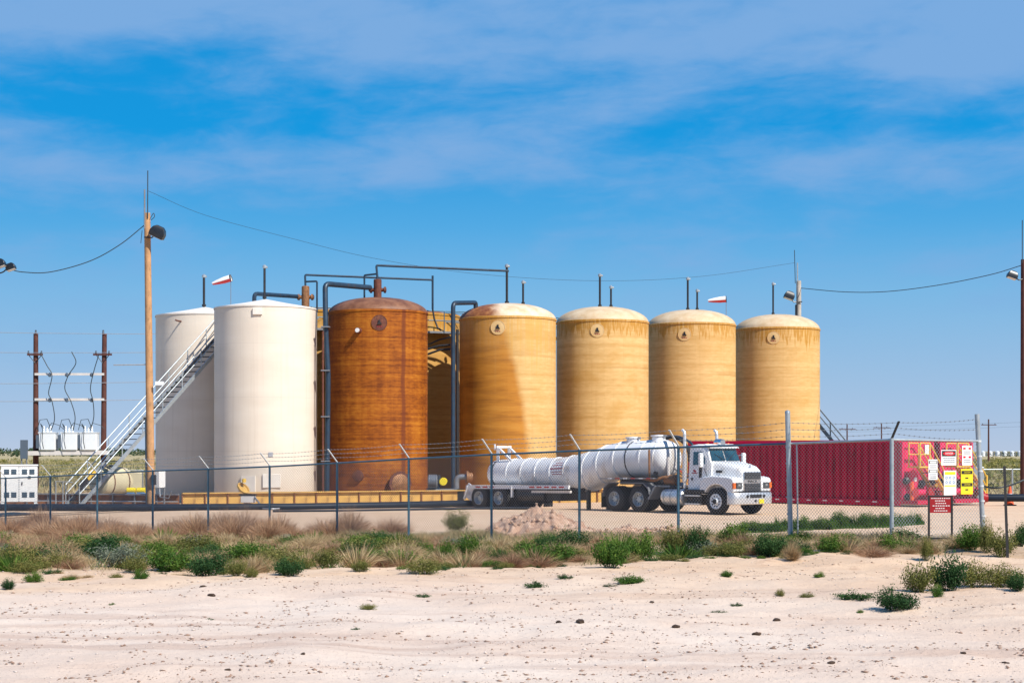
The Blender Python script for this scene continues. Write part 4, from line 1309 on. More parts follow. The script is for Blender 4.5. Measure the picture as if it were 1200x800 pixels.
# pole at the right edge
YR = 84.0
rb = at(1199.5, 590, YR); rt = at(1198.5, 304, YR)
lr2 = wood_pole('light_pole', 'dark wooden light pole at the right edge of the yard', rb.x, YR, -0.1, rt.z, 0.17, 0.13, 'pole_dark')
def r2P(px, py, dy=0):
    return at(px, py, YR + dy) - Vector((rb.x, YR, -0.1))
m = MB(); m.tube([r2P(1198, 308, -.1), r2P(1198, 258, -.1)], 0.022, 6); m.build('antenna', 'cable_black', lr2)
m = MB(); m.tube(curve_pts([r2P(1198, 327, -.15), r2P(1194, 328, -.2), r2P(1190, 325, -.2)]), 0.03, 6); m.build('bracket', 'lamp_black', lr2)
flood(lr2, r2P(1186.5, 322.5, -.25), (-0.35, -0.1, -0.95), 1.0)
def sag(A, B, s, n=24):
    return [A.lerp(B, i / n) - Vector((0, 0, 4 * s * (i / n) * (1 - i / n))) for i in range(n + 1)]
strand('overhead_cable', 'dark cable sagging from the tall tan pole to the floodlights at the left edge', curve_pts([at(169, 264, 72), at(140, 287, 72), at(105, 306, 72), at(60, 318.5, 72), at(30, 319, 72), at(12, 315, 72), at(-16, 300, 72)], 8), 0.020, 'cable_black', 5)
A, B = at(174, 224, 72), at(934, 334, YB)
strand('overhead_cable', 'long thin cable sagging from the tall tan pole across all the tanks', curve_pts([A, at(240, 252, 75), at(340, 279, 78), at(440, 303, 83), at(560, 321, 87), at(700, 329, 91), at(820, 324, 96), at(931, 308, YB)], 8), 0.008, 'cable_black', 5)
strand('overhead_cable', 'dark cable sagging from the pale pole to the pole at the right edge', curve_pts([at(938, 337.5, YB), at(990, 342, 96), at(1040, 341.5, 93), at(1100, 334, 89), at(1160, 322, 86), at(1197, 311, YR)], 8), 0.020, 'cable_black', 5)

# ------------------------------------------------------------------ chain link fence
posts = []
PX = [(-96, None), (-43, None), (6.6, 560), (59, 558), (114, 555), (179, 551.5), (244, 549.5), (316, 546.5), (395, 542.5), (479, 537.5), (576, 532.5), (679, 528), (795, 524), (927, 519.5)]
for i, (px, py) in enumerate(PX):
    d = 60.0 * (1 - 0.03567 * (i - 2))
    if py is None:
        s_, q_ = 0, 0
        X = (px - 600) / FPX * d
        z = 1.5 - 0.1 * (2 - i)
    else:
        X = (px - 600) / FPX * d
        z = EYE + (HOR - py) / FPX * d
    posts.append((X, d, z))
fence = thing('chain_link_fence', 'long chain link fence with barbed wire running across in front of the yard', 'fence', (0, 45, 0))
FO = Vector((0, 45, 0))
def fpart(m, name, mat, parent=None, smooth=40):
    m.v = [tuple(Vector(p) - FO) for p in m.v]
    return m.build(name, mat, parent or fence, smooth)
def mesh_panel(a, b, za, zb, ga, gb, r=0.0038, pitch=0.082):
    """woven diagonals clipped to the bay"""
    a, b = Vector(a), Vector(b)
    Ln = (b - a).length
    u = (b - a) / Ln
    nn = Vector((u.y, -u.x, 0))
    Hh = max(za - ga, zb - gb)
    m = MB()
    for sg in (1, -1):
        c = -Hh if sg > 0 else 0.0
        end = Ln if sg > 0 else Ln + Hh
        while c < end:
            # line s = c + sg * h
            h0, h1 = 0.0, Hh
            if sg > 0:
                h0 = max(h0, -c); h1 = min(h1, Ln - c)
            else:
                h0 = max(h0, c - Ln); h1 = min(h1, c)
            if h1 - h0 > 0.02:
                P = []
                for h in (h0, h1):
                    s = c + sg * h
                    f = s / Ln
                    top = za + (zb - za) * f; bot = ga + (gb - ga) * f
                    z = bot + (top - bot) * (h / Hh)
                    P.append(Vector((a.x, a.y, 0)) + u * s + Vector((0, 0, z)) + nn * (0.002 * sg))
                m.tube(P, r, 3, False)
            c += pitch
    return m
pts_arm = {0: [], 1: [], 2: []}
for i, (X, Y, z) in enumerate(posts):
    g = HZ(X, Y)
    last = i == len(posts) - 1
    m = MB()
    if last:
        top = EYE + (HOR - 484) / FPX * Y
        m.tube([(X, Y, g - 0.3), (X - 0.075, Y, top)], 0.055, 12)
        o = fpart(m, 'corner_post', 'galvanised')
        m = MB(); m.lathe([(0.06, 0), (0.05, 0.05), (0, 0.07)], 12, (X - 0.075, Y, top)); fpart(m, 'post_cap', 'galvanised', o)
        m = MB(); m.tube([(X + 0.13, Y - 0.12, g - 0.2), (X + 0.10, Y - 0.12, z + 0.02)], 0.018, 6); fpart(m, 'tension_bar', 'galvanised')
        for k in range(6):
            m = MB(); m.lathe([(0.064, -0.02), (0.064, 0.02)], 12, (X - 0.02 - 0.008 * k, Y, g + 0.2 + k * 0.36)); fpart(m, 'tension_band', 'galvanised', o)
        for k, py in enumerate((511, 503, 495)):
            pts_arm[k].append(Vector((X - 0.07, Y, EYE + (HOR - py) / FPX * Y)))
    else:
        m.tube([(X, Y, g - 0.3), (X, Y, z + 0.03)], 0.033, 10)
        o = fpart(m, 'post', 'fence_steel')
        a0 = Vector((X, Y, z + 0.03)); a1 = a0 + Vector((FN[0] * 0.33, FN[1] * 0.33, 0.36))
        m = MB(); m.beam(a0, a1, 0.045, 0.02); fpart(m, 'barb_arm', 'arm_white', o)
        for k, f in enumerate((0.35, 0.65, 0.95)):
            pts_arm[k].append(a0.lerp(a1, f))
for (a, b_) in zip(posts, posts[1:]):
    m = MB(); m.tube([a, b_], 0.024, 8); fpart(m, 'top_rail', 'fence_steel')
    ga, gb = HZ(a[0], a[1]) + 0.02, HZ(b_[0], b_[1]) + 0.02
    o = fpart(mesh_panel((a[0], a[1], 0), (b_[0], b_[1], 0), a[2] + 0.015, b_[2] + 0.015, ga, gb), 'mesh_panel', 'wire_steel', None, None)
    o['kind'] = 'stuff'
def barbed(P, parent_offset, parent, name='barbed_wire'):
    m = MB()
    full = []
    for a, b_ in zip(P, P[1:]):
        full += sag(a, b_, 0.03, 6)[:-1]
    full.append(P[-1])
    m.tube(full, 0.0042, 3, False)
    for a, b_ in zip(P, P[1:]):
        n = int((b_ - a).length / 0.14)
        for i in range(1, n):
            q = a.lerp(b_, i / n) - Vector((0, 0, 0.12 * (i / n) * (1 - i / n)))
            u = (b_ - a).normalized()
            for s_ in (-1, 1):
                v = Vector((0, 0, 1)) * s_ * 0.6 + u * 0.6 + Vector((u.y, -u.x, 0)) * 0.4 * s_
                m.tube([q - v * 0.022, q + v * 0.022], 0.004, 3, False)
    m.v = [tuple(Vector(p) - parent_offset) for p in m.v]
    return m.build(name, 'wire_steel', parent, None)
for k in range(3):
    barbed(pts_arm[k], FO, fence)
# second stretch turning right at the corner post
X0, Y0, z0 = posts[-1]
pB = at(1045, 515, 34.4); pC = at(1148.5, 516.5, 35.6)
f2 = thing('chain_link_fence', 'short chain link fence stretch right of the corner post carrying the safety signs', 'fence', (pB.x, pB.y, 0))
FO = Vector((pB.x, pB.y, 0))
gB = HZ(pB.x, pB.y)
m = MB(); m.tube([(pB.x, pB.y, gB - .3), (pB.x, pB.y, pB.z + 0.03)], 0.042, 10); o = fpart(m, 'post', 'galvanised', f2)
a0 = Vector((pB.x, pB.y, pB.z + 0.02)); a1 = at(1053.5, 493.5, 34.2)
m = MB(); m.beam(a0, a1, 0.05, 0.02); fpart(m, 'barb_arm', 'black_paint', o)
gC = HZ(pC.x, pC.y); ctop = at(1145, 485, 35.6); cb = at(1153.5, 634, 35.6)
m = MB(); m.tube([(cb.x, cb.y, gC - .3), tuple(ctop)], 0.052, 12); o = fpart(m, 'end_post', 'galvanised', f2)
for k in range(7):
    q = Vector((cb.x, cb.y, gC)).lerp(ctop, 0.1 + 0.115 * k)
    m = MB(); m.lathe([(0.060, -0.018), (0.060, 0.018)], 12, q); fpart(m, 'tension_band', 'arm_white', o, 40)
A = Vector((X0, Y0, z0))
for a, b_ in ((A, Vector(pB)), (Vector(pB), Vector(pC))):
    m = MB(); m.tube([a, b_], 0.024, 8); fpart(m, 'top_rail', 'galvanised', f2)
    o = fpart(mesh_panel((a.x, a.y, 0), (b_.x, b_.y, 0), a.z + .015, b_.z + .015, HZ(a.x, a.y) + .02, HZ(b_.x, b_.y) + .02), 'mesh_panel', 'wire_steel', f2, None)
    o['kind'] = 'stuff'
for k, f in enumerate((0.3, 0.62, 0.93)):
    q0 = Vector((X0 - 0.07, Y0, EYE + (HOR - (511, 503, 495)[k]) / FPX * Y0))
    q2 = Vector((cb.x, cb.y, gC)).lerp(ctop, (0.80, 0.88, 0.96)[k])
    barbed([q0, a0.lerp(a1, f), q2], FO, f2)

# ------------------------------------------------------------------ safety signs on the fence
su = (Vector((pC.x, pC.y, 0)) - Vector((pB.x, pB.y, 0))).normalized()
sn = Vector((su.y, -su.x, 0))
sang = math.atan2(su.y, su.x)
def sign_at(name, label, px0, py0, px1, py1, mat, group='safety signs wired to the fence', tilt=0.0):
    """flat sheet hung on the fence face, in the fence plane"""
    def hit(px, py):
        d = Vector(((px - 600) / FPX, 1, (HOR - py) / FPX)); o = Vector((0, 0, EYE))
        c = Vector((pB.x, pB.y, 0)) + sn * 0.02
        k = (c - o).dot(sn) / d.dot(sn)
        return o + d * k
    A, B = hit(px0, py1), hit(px1, py0)
    w = (Vector((B.x, B.y, 0)) - Vector((A.x, A.y, 0))).length; h = B.z - A.z
    c = (A + B) / 2
    t = thing(name, label, 'sign', c, sang, group)
    m = MB(); m.box((0, 0, 0), (w, 0.006, h), mat=Matrix.Rotation(tilt, 3, 'Y')); m.build('panel', mat, t, bevel=0.0)
    return t, w, h
def bar(t, name, x, z, w, h, mat, k=1):
    m = MB(); m.box((x, -0.003 - 0.002 * k, z), (w, 0.003, h)); return m.build(name, mat, t)
def lines(t, x0, x1, zs, h, mat, seed):
    """print too small to read: word shapes"""
    r_ = random.Random(seed)
    m = MB()
    for z in zs:
        x = x0 + r_.uniform(0, 0.06) * (x1 - x0)
        while x < x1 - 0.02:
            w = min(r_.uniform(0.10, 0.28) * (x1 - x0), x1 - x)
            m.box((x + w / 2, -0.0052, z), (w * 0.86, 0.003, h))
            x += w
    o = m.build('small_print', mat, t); o['kind'] = 'stuff'
    return o
def letters(t, s, x, z, size, mat, k=2, sx=1.0):
    o = place('lettering', text_mesh(s, size, 0.001), mat, t)
    o.location = (x, -0.003 - 0.002 * k - 0.001, z); o.rotation_euler = (R(90), 0, 0); o.scale = (sx, 1, 1)
    return o
t, w, h = sign_at('danger_sign', 'white sign with red danger oval on black header, upper middle of the fence', 1103, 527, 1120.5, 545, 'sign_white')
bar(t, 'header', 0, h * 0.27, w * 0.92, h * 0.36, 'sign_black')
m = MB(); m.lathe([(0.5, 0), (0.5, 0.003), (0, 0.003)], 24, (0, 0, 0), (0, -1, 0))
o = m.build('oval', 'sign_bright_red', t); o.location = (0, -0.0075, h * 0.27); o.scale = (w * 0.8, 1, h * 0.27)
letters(t, 'DANGER', 0, h * 0.27, h * 0.17, 'sign_white', 5)
lines(t, -w * .40, w * .40, [h * z for z in (-.03, -.16, -.29)], h * .07, 'sign_grey', 3)
t, w, h = sign_at('warning_sign', 'white sign with two rows of red symbols at the top right of the fence', 1127.5, 522, 1139, 545, 'sign_white')
for z in (0.36, -0.08):
    for x in (-0.28, 0.26):
        bar(t, 'red_symbol', x * w, z * h, w * 0.24, h * 0.10, 'sign_bright_red')
lines(t, -w * .36, w * .36, [h * z for z in (.2, .1, -.24, -.34)], h * .05, 'sign_grey', 5)
t, w, h = sign_at('notice_sign', 'tall white sign with two black framed headings, leftmost on the fence', 1088, 538, 1098.5, 562, 'sign_white')
for z in (0.36, -0.08):
    bar(t, 'heading_frame', 0, z * h, w * 0.88, h * 0.14, 'sign_black')
    bar(t, 'heading', 0, z * h, w * 0.72, h * 0.09, 'sign_white', 2)
lines(t, -w * .38, w * .38, [h * z for z in (.2, .1, -.24, -.34, -.42)], h * .045, 'sign_grey', 7)
t, w, h = sign_at('equipment_sign', 'white protective equipment sign with yellow strip and six blue icons', 1106, 551, 1120.5, 580, 'sign_white')
bar(t, 'yellow_strip', 0, h * 0.39, w * 0.86, h * 0.12, 'sign_yellow'); bar(t, 'yellow_strip', 0, -h * 0.12, w * 0.9, h * 0.05, 'sign_yellow')
for i in range(3):
    for j in range(2):
        m = MB(); m.lathe([(0.031, 0), (0.031, 0.003), (0.018, 0.003), (0.018, 0)], 14, ((i - 1) * w * 0.29, -0.004, h * (0.21 - 0.19 * j)), (0, -1, 0), cap=False); m.build('icon', 'sign_blue', t)
t, w, h = sign_at('caution_sign', 'yellow caution sign with two black headings at the right of the fence', 1126, 549, 1140, 579, 'sign_yellow')
for z in (0.36, -0.12):
    bar(t, 'heading', 0, z * h, w * 0.9, h * 0.13, 'sign_black'); letters(t, 'CAUTION', 0, z * h, h * 0.085, 'sign_yellow', 3, 0.85)
lines(t, -w * .15, w * .15, [h * z for z in (.14, -.32)], h * .05, 'sign_black', 9)
# red sign in a black frame standing in front of the fence
gy_ = 34.55
gx_ = (1102 - 600) / FPX * gy_
gz_ = HZ(gx_, gy_)
q0, q1 = at(1088.5, 581, gy_), at(1116, 600.5, gy_)
t = thing('yard_sign', 'dark red lettered sign in a black metal frame standing in the weeds', 'sign', (gx_, gy_, gz_), R(4))
w = q1.x - q0.x; h = q0.z - q1.z; zt = q0.z - gz_
m = MB(); m.box((0, 0, zt - h / 2), (w - 0.02, 0.012, h)); m.build('panel', 'sign_red', t)
for k in (-1, 1):
    m = MB(); m.box((k * w / 2, 0, (zt + 0.02 - 0.3) / 2), (0.035, 0.035, zt + 0.3)); m.build('frame_leg', 'black_paint', t)
m = MB(); m.box((0, 0, zt + 0.0), (w, 0.03, 0.03)); m.build('frame_bar', 'black_paint', t)
m = MB(); m.box((0, 0, 0.06), (w, 0.03, 0.035)); m.build('frame_bar', 'black_paint', t)
r_ = random.Random(4)
m = MB()
for k, ww in enumerate((0.84, 0.5, 0.46, 0.72, 0.46, 0.6)):
    z = zt - h * (0.13 + 0.15 * k); x = -w * ww / 2
    while x < w * ww / 2 - 0.02:
        l = r_.uniform(0.022, 0.05); m.box((x + l / 2, -0.008, z), (l * 0.6, 0.004, h * 0.055)); x += l
o = m.build('small_print', 'sign_white', t); o['kind'] = 'stuff'
# black steel stake in the foreground right
gx_, gy_, gz_ = gat(1181.5, 653)
tp_ = at(1177, 546, gy_)
t = thing('steel_stake', 'black steel fence stake standing alone in the weeds at the right', 'stake', (gx_, gy_, gz_))
m = MB(); m.beam((0, 0, -0.3), (tp_.x - gx_, 0, tp_.z - gz_), 0.045, 0.012, (0, 1, 0)); m.build('shaft', 'black_paint', t)
m = MB(); m.beam((0, 0.02, -0.3), (tp_.x - gx_, 0.02, tp_.z - gz_), 0.012, 0.04, (0, 1, 0)); m.build('web', 'black_paint', t)
cs_ = at(1262, 547, 35)
t = thing('steel_stake', 'steel stake past the right edge holding the barrier cable', 'stake', (cs_.x, cs_.y, HZ(cs_.x, cs_.y)))
m = MB(); m.beam((0, 0, -0.3), (0, 0, cs_.z - HZ(cs_.x, cs_.y) + 0.1), 0.05, 0.05, (0, 1, 0)); m.build('shaft', 'black_paint', t)
strand('barrier_cable', 'black cable drooping from the end post towards the right edge', curve_pts([at(1150, 569, 36.5), at(1165, 571.5, 36), at(1180, 569.5, 36), at(1193, 565, 36), at(1215, 557, 36), at(1262, 547, 35)]), 0.02, 'cable_black', 6)
gx_, gy_, gz_ = gat(1183.5, 592)
t = thing('traffic_cone', 'orange traffic cone with black base beside the right edge', 'traffic cone', (gx_, gy_, gz_))
m = MB(); m.lathe([(0.19, 0.03), (0.17, 0.08), (0.045, 0.86), (0.0, 0.87)], 20); m.build('cone', 'cone_orange', t)
m = MB(); m.box((0, 0, 0.02), (0.46, 0.46, 0.05)); m.build('base', 'black_paint', t)
m = MB(); m.lathe([(0.132, 0.34), (0.097, 0.54)], 20, cap=False); m.build('collar', 'sign_white', t)

# ------------------------------------------------------------------ tractor truck (local +x forward, +y left; origin under the front axle)
PHI = R(46.5)
TO = Vector((7.9, 65.6, 0)) + Vector((math.sin(PHI), math.cos(PHI), 0)) * 1.05
tz = HZ(TO.x, TO.y)
truck = thing('tractor_truck', 'white conventional tractor truck with grey grille parked behind the fence', 'truck', (TO.x, TO.y, 0.0), -PHI)
def arch(x, hw_b, hw_t, zb, zt, rr, n=5):
    """arched cross-section from right foot over the top to left foot"""
    P = [(x, -hw_b, zb)]
    for i in range(n + 1):
        a = R(180 - 90 * i / n)
        P.append((x, -hw_t + rr + rr * math.cos(a), zt - rr + rr * math.sin(a)))
    for i in range(n + 1):
        a = R(90 - 90 * i / n)
        P.append((x, hw_t - rr + rr * math.cos(a), zt - rr + rr * math.sin(a)))
    P.append((x, hw_b, zb))
    return P
# hood
m = MB()
m.loft([arch(-0.42, 0.88, 0.84, 1.05, 2.06, 0.20), arch(-0.1, 0.82, 0.80, 1.02, 2.03, 0.20), arch(0.35, 0.70, 0.68, 1.0, 1.95, 0.20), arch(0.66, 0.64, 0.62, 0.96, 1.86, 0.19), arch(0.80, 0.61, 0.59, 0.94, 1.74, 0.16), arch(0.83, 0.60, 0.57, 0.93, 1.66, 0.12)])
hood = m.build('hood', 'truck_white', truck, 50)
m = MB(); m.lathe([(0.03, 0), (0.025, 0.10), (0.0, 0.12)], 8, (0.74, 0, 1.80)); m.build('hood_ornament', 'chrome', hood)
for s in (-1, 1):
    m = MB(); m.box((-0.12, s * 0.815, 1.66), (0.30, 0.03, 0.10)); m.build('side_vent', 'truck_black', hood)
# fenders with wheel arches
for s in (-1, 1):
    prof = [(0.86, 0.90), (0.86, 1.34), (0.80, 1.42), (0.55, 1.47), (-0.2, 1.50), (-0.66, 1.46), (-0.80, 1.36), (-0.84, 0.80), (-0.70, 0.78)]
    prof += [(0.64 * math.cos(R(a)), 0.52 + 0.64 * math.sin(R(a))) for a in range(158, 22, -8)]
    prof += [(0.66, 0.80)]
    m = MB(); m.extrude([(x, s * 0.56, z) for x, z in prof], (0, s * 0.60, 0))
    fe = m.build('fender', 'truck_white', truck, 30, bevel=0.05, seg=3)
    m = MB(); m.box((0.872, s * 0.84, 1.13), (0.03, 0.36, 0.22)); hl = m.build('headlight', 'black_paint', fe)
    m = MB(); m.box((0.89, s * 0.83, 1.13), (0.012, 0.28, 0.17)); m.build('lens', 'lens', hl)
    m = MB(); m.box((0.898, s * 0.83, 1.145), (0.006, 0.13, 0.07)); m.build('reflector', 'chrome', hl)
    m = MB(); m.box((0.85, s * 1.10, 1.13), (0.07, 0.14, 0.22)); m.build('turn_signal', 'amber', fe)
# grille
m = MB(); m.box((0.845, 0, 1.28), (0.05, 1.06, 0.74)); g = m.build('grille', 'chrome', truck, bevel=0.02)
for z, h in ((1.50, 0.27), (1.07, 0.28)):
    m = MB(); m.box((0.872, 0, z), (0.02, 0.96, h)); m.build('grille_screen', 'truck_black', g)
    for k in range(5):
        m = MB(); m.box((0.885, 0, z - h / 2 + h * (k + 0.5) / 5), (0.012, 0.94, 0.012)); m.build('grille_bar', 'grey_pipe', g)
me = text_mesh('MACK', 0.135, 0.006)
o = place('lettering', me, 'black_paint', g); o.location = (0.874, 0, 1.287); o.rotation_euler = (R(90), 0, R(90)); o.scale = (1.55, 1, 1)
# bumper, wrapped round at the ends
sec = []
for y, x in ((-1.20, 0.62), (-1.19, 0.78), (-1.10, 0.93), (-0.9, 0.99), (-0.4, 1.02), (0.4, 1.02), (0.9, 0.99), (1.10, 0.93), (1.19, 0.78), (1.20, 0.62)):
    dx = 0.06
    sec.append([(x - dx, y * 0.97, 0.40), (x, y, 0.43), (x + 0.01, y, 0.62), (x, y, 0.80), (x - 0.03, y * 0.99, 0.86), (x - dx, y * 0.97, 0.86)])
m = MB(); m.loft(sec, True, True); bu = m.build('bumper', 'aluminium', truck, 50)
m = MB(); m.box((1.02, 0.0, 0.72), (0.03, 0.70, 0.13)); m.build('air_slot', 'black_paint', bu)
for s in (-1, 1):
    m = MB(); m.lathe([(0.06, 0), (0.06, 0.03), (0, 0.035)], 16, (1.02, s * 0.50, 0.72), (1, 0, 0)); m.build('tow_eye', 'black_paint', bu)
m = MB(); m.box((1.04, 0.34, 0.52), (0.012, 0.30, 0.16)); m.build('licence_plate', 'plate_yellow', bu)
m = MB(); m.box((1.035, -0.02, 0.54), (0.02, 0.10, 0.08)); m.build('tow_pin', 'black_paint', bu)
m = MB(); m.box((0.9, 0, 0.88), (0.12, 1.9, 0.05)); m.build('bumper_gap', 'truck_black', truck)
# cab shell
def cabsec(x, hw_b, hw_t, zb, zt):
    return arch(x, hw_b, hw_t, zb, zt, 0.12, 4)
m = MB()
m.loft([cabsec(-0.40, 0.95, 0.93, 0.98, 2.02), cabsec(-0.46, 0.97, 0.93, 0.95, 2.06), cabsec(-0.66, 1.0, 0.88, 0.95, 2.56), cabsec(-0.76, 1.0, 0.88, 0.95, 2.66), cabsec(-1.2, 1.0, 0.88, 0.95, 2.72), cabsec(-1.50, 1.0, 0.88, 0.95, 2.68), cabsec(-1.54, 0.98, 0.86, 0.97, 2.64)])
cab = m.build('cab', 'truck_white', truck, 40)
# windscreen in two panes lying on the sloped front
n_ws = Vector((0.50, 0, 0.20)).normalized()
for s in (-1, 1):
    a, b_ = Vector((-0.455, 0, 2.075)), Vector((-0.652, 0, 2.53))
    off = n_ws * 0.012
    m = MB(); m.extrude([a + Vector((0, s * 0.03, 0)) + off, a + Vector((0, s * 0.84, 0)) + off, b_ + Vector((0, s * 0.79, 0)) + off, b_ + Vector((0, s * 0.03, 0)) + off], n_ws * 0.012)
    m.build('windscreen_pane', 'glass', cab, None)
    m = MB(); m.tube([Vector((-0.44, s * 0.15, 2.09)) + off * 2.5, Vector((-0.56, s * 0.60, 2.33)) + off * 2.5], 0.010, 5); m.build('wiper', 'black_paint', cab)
m = MB(); m.extrude([(-0.50, -0.88, 2.56), (-0.50, 0.88, 2.56), (-0.80, 0.88, 2.70), (-0.80, -0.88, 2.70)], (0, 0, 0.03)); m.build('sun_visor', 'truck_white', cab, bevel=0.01)
for y in (-0.62, -0.2, 0.2, 0.62, 0.0):
    m = MB(); m.box((-0.86, y, 2.735), (0.10, 0.09, 0.06)); m.build('marker_light', 'amber', cab, bevel=0.015)
for s in (-1, 1):
    # door with window
    pts = [(-0.56, 1.0), (-1.40, 1.0), (-1.40, 2.50), (-0.84, 2.50), (-0.60, 2.08)]
    def yat(z):
        return 1.0 - 0.12 * max(0, (z - 0.95) / 1.6) + 0.006
    m = MB(); m.extrude([(x, s * yat(z), z) for x, z in pts], (0, s * 0.012, 0)); d_ = m.build('door', 'truck_white', cab, None)
    w_ = [(-0.72, 1.94), (-1.32, 1.90), (-1.32, 2.42), (-0.88, 2.42), (-0.72, 2.16)]
    m = MB(); m.extrude([(x, s * (yat(z) + 0.013), z) for x, z in w_], (0, s * 0.006, 0)); m.build('window', 'glass', d_, None)
    m = MB(); m.box((-0.92, s * (yat(1.62) + 0.02), 1.62), (0.14, 0.02, 0.40)); m.build('lower_window', 'truck_black', d_)
    m = MB(); m.box((-1.32, s * (yat(1.36) + 0.03), 1.36), (0.06, 0.04, 0.10)); m.build('handle', 'black_paint', d_)
    if s < 0:
        m = MB(); m.box((-1.22, s * (yat(1.6) + 0.018), 1.60), (0.24, 0.01, 0.035)); m.box((-1.22, s * (yat(1.66) + 0.018), 1.68), (0.14, 0.01, 0.07), mat=Matrix.Rotation(0.4, 3, 'Y')); m.build('door_emblem', 'red_mark', d_)['kind'] = 'stuff'
    m = MB(); m.tube([(-0.52, s * 1.02, 1.35), (-0.48, s * 1.07, 1.45), (-0.62, s * 1.07, 1.70), (-0.66, s * 1.02, 1.78)], 0.014, 6); m.build('grab_handle', 'black_paint', cab)
    # mirror
    m = MB(); m.box((-0.62, s * 1.30, 2.10), (0.12, 0.20, 0.56)); mi = m.build('mirror', 'truck_white', truck, bevel=0.03)
    m = MB(); m.box((-0.685, s * 1.30, 2.10), (0.01, 0.16, 0.48)); m.build('mirror_glass', 'chrome', mi)
    for z in (1.90, 2.32):
        m = MB(); m.tube([(-0.62, s * 0.95, z - 0.05), (-0.62, s * 1.24, z)], 0.014, 6); m.build('mirror_arm', 'chrome', mi)
    # steps, fuel tank, exhaust stack
    m = MB(); m.box((-1.05, s * 1.02, 0.88), (1.0, 0.30, 0.16)); m.build('side_skirt', 'truck_black', truck, bevel=0.02)
    for z in (0.40, 0.72):
        m = MB(); m.box((-1.15, s * 1.08, z), (0.75, 0.26, 0.05)); m.build('step', 'aluminium', truck)
    m = MB(); m.box((-1.15, s * 0.90, 0.58), (0.78, 0.36, 0.45)); m.build('battery_box', 'truck_black', truck)
    m = MB(); m.lathe([(0.0, -0.58), (0.22, -0.57), (0.30, -0.52), (0.32, -0.46), (0.32, 0.46), (0.30, 0.52), (0.22, 0.57), (0, 0.58)], 28, (-2.30, s * 0.86, 0.64), (1, 0, 0)); ft = m.build('fuel_tank', 'aluminium', truck)
    for x in (-0.36, -0.02, 0.34):
        m = MB(); m.lathe([(0.328, -0.035), (0.328, 0.035)], 28, (-2.30 + x, s * 0.86, 0.64), (1, 0, 0), cap=False); m.build('tank_strap', 'galvanised', ft)
    m = MB(); m.tube([(-1.72, s * 0.98, 1.0), (-1.72, s * 0.98, 3.10), (-1.74, s * 0.98, 3.20), (-1.84, s * 0.98, 3.28)], 0.062, 14); ex = m.build('exhaust_stack', 'aluminium', truck)
    m = MB(); m.tube([(-1.72, s * 0.98, 1.25), (-1.72, s * 0.98, 2.35)], 0.095, 14); m.build('heat_shield', 'aluminium', ex)
m = MB(); m.lathe([(0.0, -0.09), (0.13, -0.06), (0.15, 0.0), (0.15, 0.3)], 16, (-0.9, 0, 2.78), (1, 0, 0)); m.build('roof_horn', 'chrome', cab)
# rear of the cab: dark bulkhead gear, air lines
m = MB(); m.box((-1.60, 0, 1.55), (0.10, 1.5, 1.2)); m.build('headache_rack', 'truck_black', truck)
for k, y in enumerate((-0.3, 0.0, 0.3)):
    m = MB(); m.tube(curve_pts([(-1.66, y, 1.9), (-2.0, y * 1.2, 1.45), (-2.5, y * 0.8, 1.5), (-2.95, y * 0.6, 1.75)]), 0.022, 6); m.build('air_line', ('black_paint', 'sign_bright_red', 'sign_blue')[k], truck)
for s in (-1, 1):
    m = MB(); m.box((-2.35, s * 0.42, 0.86), (6.3, 0.09, 0.26)); m.build('frame_rail', 'truck_black', truck)
m = MB(); m.box((-3.9, 0, 1.06), (1.2, 0.9, 0.08)); m.build('fifth_wheel', 'truck_black', truck)
m = MB(); m.box((-0.1, 0, 0.62), (0.16, 1.9, 0.14)); m.build('front_axle', 'truck_black', truck)
# wheels
def wheel_mesh(w=0.28, dual=False):
    r = 0.52
    m = MB(); m.lathe([(0.29, -w / 2), (0.42, -w / 2 - 0.01), (0.49, -w / 2 + 0.02), (r, -w / 2 + 0.05), (r, -0.02), (r - 0.012, -0.015), (r - 0.012, 0.015), (r, 0.02), (r, w / 2 - 0.05), (0.49, w / 2 - 0.02), (0.42, w / 2 + 0.01), (0.29, w / 2)], 36, axis=(0, 1, 0), cap=False)
    ty = m.mesh('tyre', 35); ty.materials.append(M['rubber'])
    return ty
def rim_mesh(deep):
    d = 0.10 if deep else -0.02
    m = MB()
    # outside is -y
    m.lathe([(0.30, -0.14), (0.285, -0.15), (0.27, -0.12), (0.25, -0.12 + d), (0.13, -0.10 + d), (0.12, -0.17 + d), (0.09, -0.20 + d), (0, -0.20 + d)], 30, axis=(0, 1, 0), cap=False)
    me = m.mesh('rim', 30); me.materials.append(M['galvanised'] if deep else M['can_white'])
    h = MB()
    for k in range(10):
        a = 2 * math.pi * k / 10
        h.lathe([(0.032, 0), (0.032, -0.004), (0, -0.004)], 8, (0.195 * math.cos(a), -0.114 + d, 0.195 * math.sin(a)), (0, 1, 0))
    hm = h.mesh('hand_holes', 30); hm.materials.append(M['black_paint'])
    return me, hm
TY = wheel_mesh(); RF, HF = rim_mesh(False); RB, HB = rim_mesh(True)
hubm = MB(); hubm.lathe([(0.11, -0.19), (0.10, -0.22), (0.0, -0.225)], 16, axis=(0, 1, 0)); HUB = hubm.mesh('hub', 40); HUB.materials.append(M['black_paint'])
def wheel(parent, x, y, flip, deep, rot=0.0):
    w = place('wheel', TY, None, parent)
    w.location = (x, y, 0.52)
    w.rotation_euler = (0, rot, math.pi if flip else 0)
    place('rim', RB if deep else RF, None, w)
    place('hand_holes', HB if deep else HF, None, w)
    if not deep:
        place('hub', HUB, None, w)
    return w
wheel(truck, 0, -1.02, False, False)
wheel(truck, 0, 1.02, True, False)
